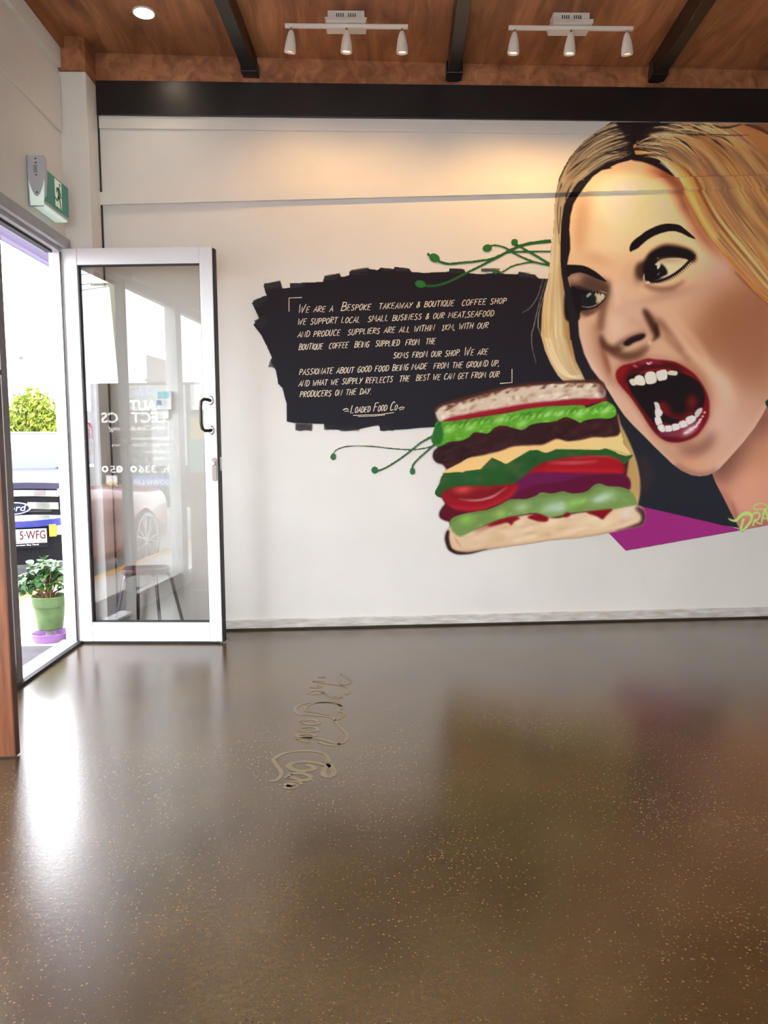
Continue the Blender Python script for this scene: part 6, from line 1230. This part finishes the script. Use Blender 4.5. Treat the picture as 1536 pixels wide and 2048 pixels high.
def write(text, x0, y0, x1, y1, h, big=(), sw=.0044):
    """one hand-written line from (x0, y0) to (x1, y1) in photo points on the wall, cap height h"""
    items = []
    tot = 0
    for k, ch in enumerate(text):
        sc = 1.42 if k in big else 1.; a = ADV.get(ch, .70)*sc; items.append((ch, tot, sc)); tot += a
    sx = (x1-x0)/(tot-.1); mb = MB(); q = random.Random(len(text)*7+int(y0))
    for ch, u, sc in items:
        jy, js = q.uniform(-.05, .05), q.uniform(.94, 1.06)
        for st in GL.get(ch, []):
            pts = [(u+px*sc*.92, py*sc*js+jy) for px, py in st]
            if len(pts) > 2 and ch in 'BCDGOPQRSU&5': pts = [tuple(p) for p in spline(pts, False, 4)]
            W3 = []
            for uu, vv in pts:
                X = x0+uu*sx+vv*h*.22; Y = y0+(y1-y0)*(X-x0)/(x1-x0)-vv*h; W3.append(wall(X, Y, .0022))
            ribbon3(mb, W3, sw*sc**.4, WN)
    o = mb.build('lettering_line', M_CHALK, mural, fix=False); o['kind'] = 'stuff'; return o
write('WE ARE A  BESPOKE  TAKEAWAY & BOUTIQUE  COFFEE SHOP', 596, 626, 1012, 607, 11.5, big=(0, 10))
write('WE SUPPORT LOCAL  SMALL BUSINESS & OUR MEAT,SEAFOOD', 595, 650, 987, 632, 11.5)
write('AND PRODUCE  SUPPLIERS ARE ALL WITHIN  1KM, WITH OUR', 595, 675, 976, 656, 11.5)
write('BOUTIQUE  COFFEE  BEING  SUPPLIED  FROM  THE', 597, 700, 870, 688, 11.5)
write('5KMS FROM OUR SHOP. WE ARE', 786, 717, 975, 709, 11.5, big=(20,))
write('PASSIONATE ABOUT GOOD FOOD BEING MADE  FROM THE GROUND UP,', 598, 750, 998, 732, 11.5)
write('AND WHAT WE SUPPLY REFLECTS  THE  BEST WE CAN GET FROM OUR', 597, 773, 998, 754, 11.5)
write('PRODUCERS ON THE DAY.', 599, 795, 742, 788, 11.5)
write('LOADED FOOD CO', 700, 827, 794, 820, 11.5, big=(0, 7, 12))
mk = MB()
for P_, w in (([(578, 623), (578, 596), (604, 595)], .005), ([(1000, 767), (1024, 765), (1024, 738)], .006), ([(706, 831), (760, 829), (788, 825)], .004), ([(716, 833), (750, 832), (770, 830)], .003), ([(686, 820), (692, 817), (697, 819)], .006), ([(689, 823), (694, 822), (698, 823)], .004), ([(797, 817), (803, 814), (809, 815)], .005), ([(799, 820), (804, 818), (808, 818)], .004)):
    ribbon3(mk, [wall(a, b_, .0022) for a, b_ in P_], w, WN)
mk.build('lettering_marks', M_CHALK, mural, fix=False)['kind'] = 'stuff'
# ================================================================ script etched in the floor
def Z(p): return [(500+x/6.4, 1330+y/6.4) for x, y in p]
etch = MB()
for P_, w in (([(720, 590), (705, 560), (760, 510), (900, 480), (1060, 485), (1170, 530), (1130, 590), (1200, 610), (1190, 660), (1080, 710)], .012), ([(1170, 530), (1100, 480), (900, 478), (700, 490), (600, 530), (575, 580), (640, 630), (800, 640), (1000, 660), (1080, 700), (1150, 790), (1240, 880), (1240, 940), (1180, 1000), (1120, 1015)], .016), ([(720, 590), (860, 610), (1000, 640)], .009),
    ([(640, 720), (700, 705), (820, 700), (880, 740), (800, 760), (700, 745), (640, 720)], .02), ([(620, 820), (700, 795), (820, 795), (870, 830), (780, 855), (680, 845), (620, 820)], .014), ([(850, 910), (760, 880), (640, 885), (590, 910), (680, 925), (800, 930)], .018), ([(590, 950), (650, 935), (800, 935), (950, 960), (1110, 1005), (1120, 1025), (1000, 1020), (880, 980)], .018), ([(590, 950), (660, 970), (750, 990)], .012),
    ([(740, 360), (820, 325), (900, 330), (940, 355), (820, 375), (740, 360)], .016), ([(930, 350), (1000, 380), (1150, 405), (1160, 415), (1080, 415), (980, 385)], .014), ([(810, 205), (960, 235), (1150, 260), (1220, 265)], .012), ([(960, 210), (870, 205), (800, 210)], .012), ([(870, 260), (920, 275), (860, 290), (770, 280)], .016), ([(870, 155), (960, 160), (900, 145)], .01), ([(1160, 110), (1280, 190), (1280, 230), (1200, 250), (1140, 220), (1150, 190)], .012), ([(1170, 260), (1250, 300), (1280, 340), (1250, 375), (1215, 360)], .012),
    ([(240, 1485), (340, 1470), (400, 1410), (390, 1350), (310, 1240), (320, 1190), (440, 1130), (620, 1100), (800, 1100), (940, 1130), (1000, 1190), (1010, 1250)], .016), ([(1000, 1260), (1060, 1330), (1070, 1390), (1010, 1430), (940, 1400), (950, 1330), (1000, 1290), (900, 1260), (740, 1235), (580, 1245), (490, 1290), (560, 1340), (700, 1355), (820, 1330), (800, 1300), (720, 1270)], .022), ([(520, 1390), (660, 1385), (770, 1420), (760, 1460), (660, 1475), (540, 1440), (470, 1440), (520, 1390)], .02), ([(560, 1490), (640, 1500), (660, 1530)], .012), ([(450, 1545), (500, 1530), (570, 1545), (520, 1565), (450, 1550)], .03)):
    q3 = [on(a, b_, 2, 0.0008) for a, b_ in spline(Z(P_), False, 6)]
    ribbon3(etch, q3, w, (0, 0, 1))
fo = bpy.data.objects['floor']
eo = etch.build('etched_script', mat('etched_concrete', (104, 92, 72), .55, var=.15, scale=30), fo, fix=False); eo['kind'] = 'stuff'
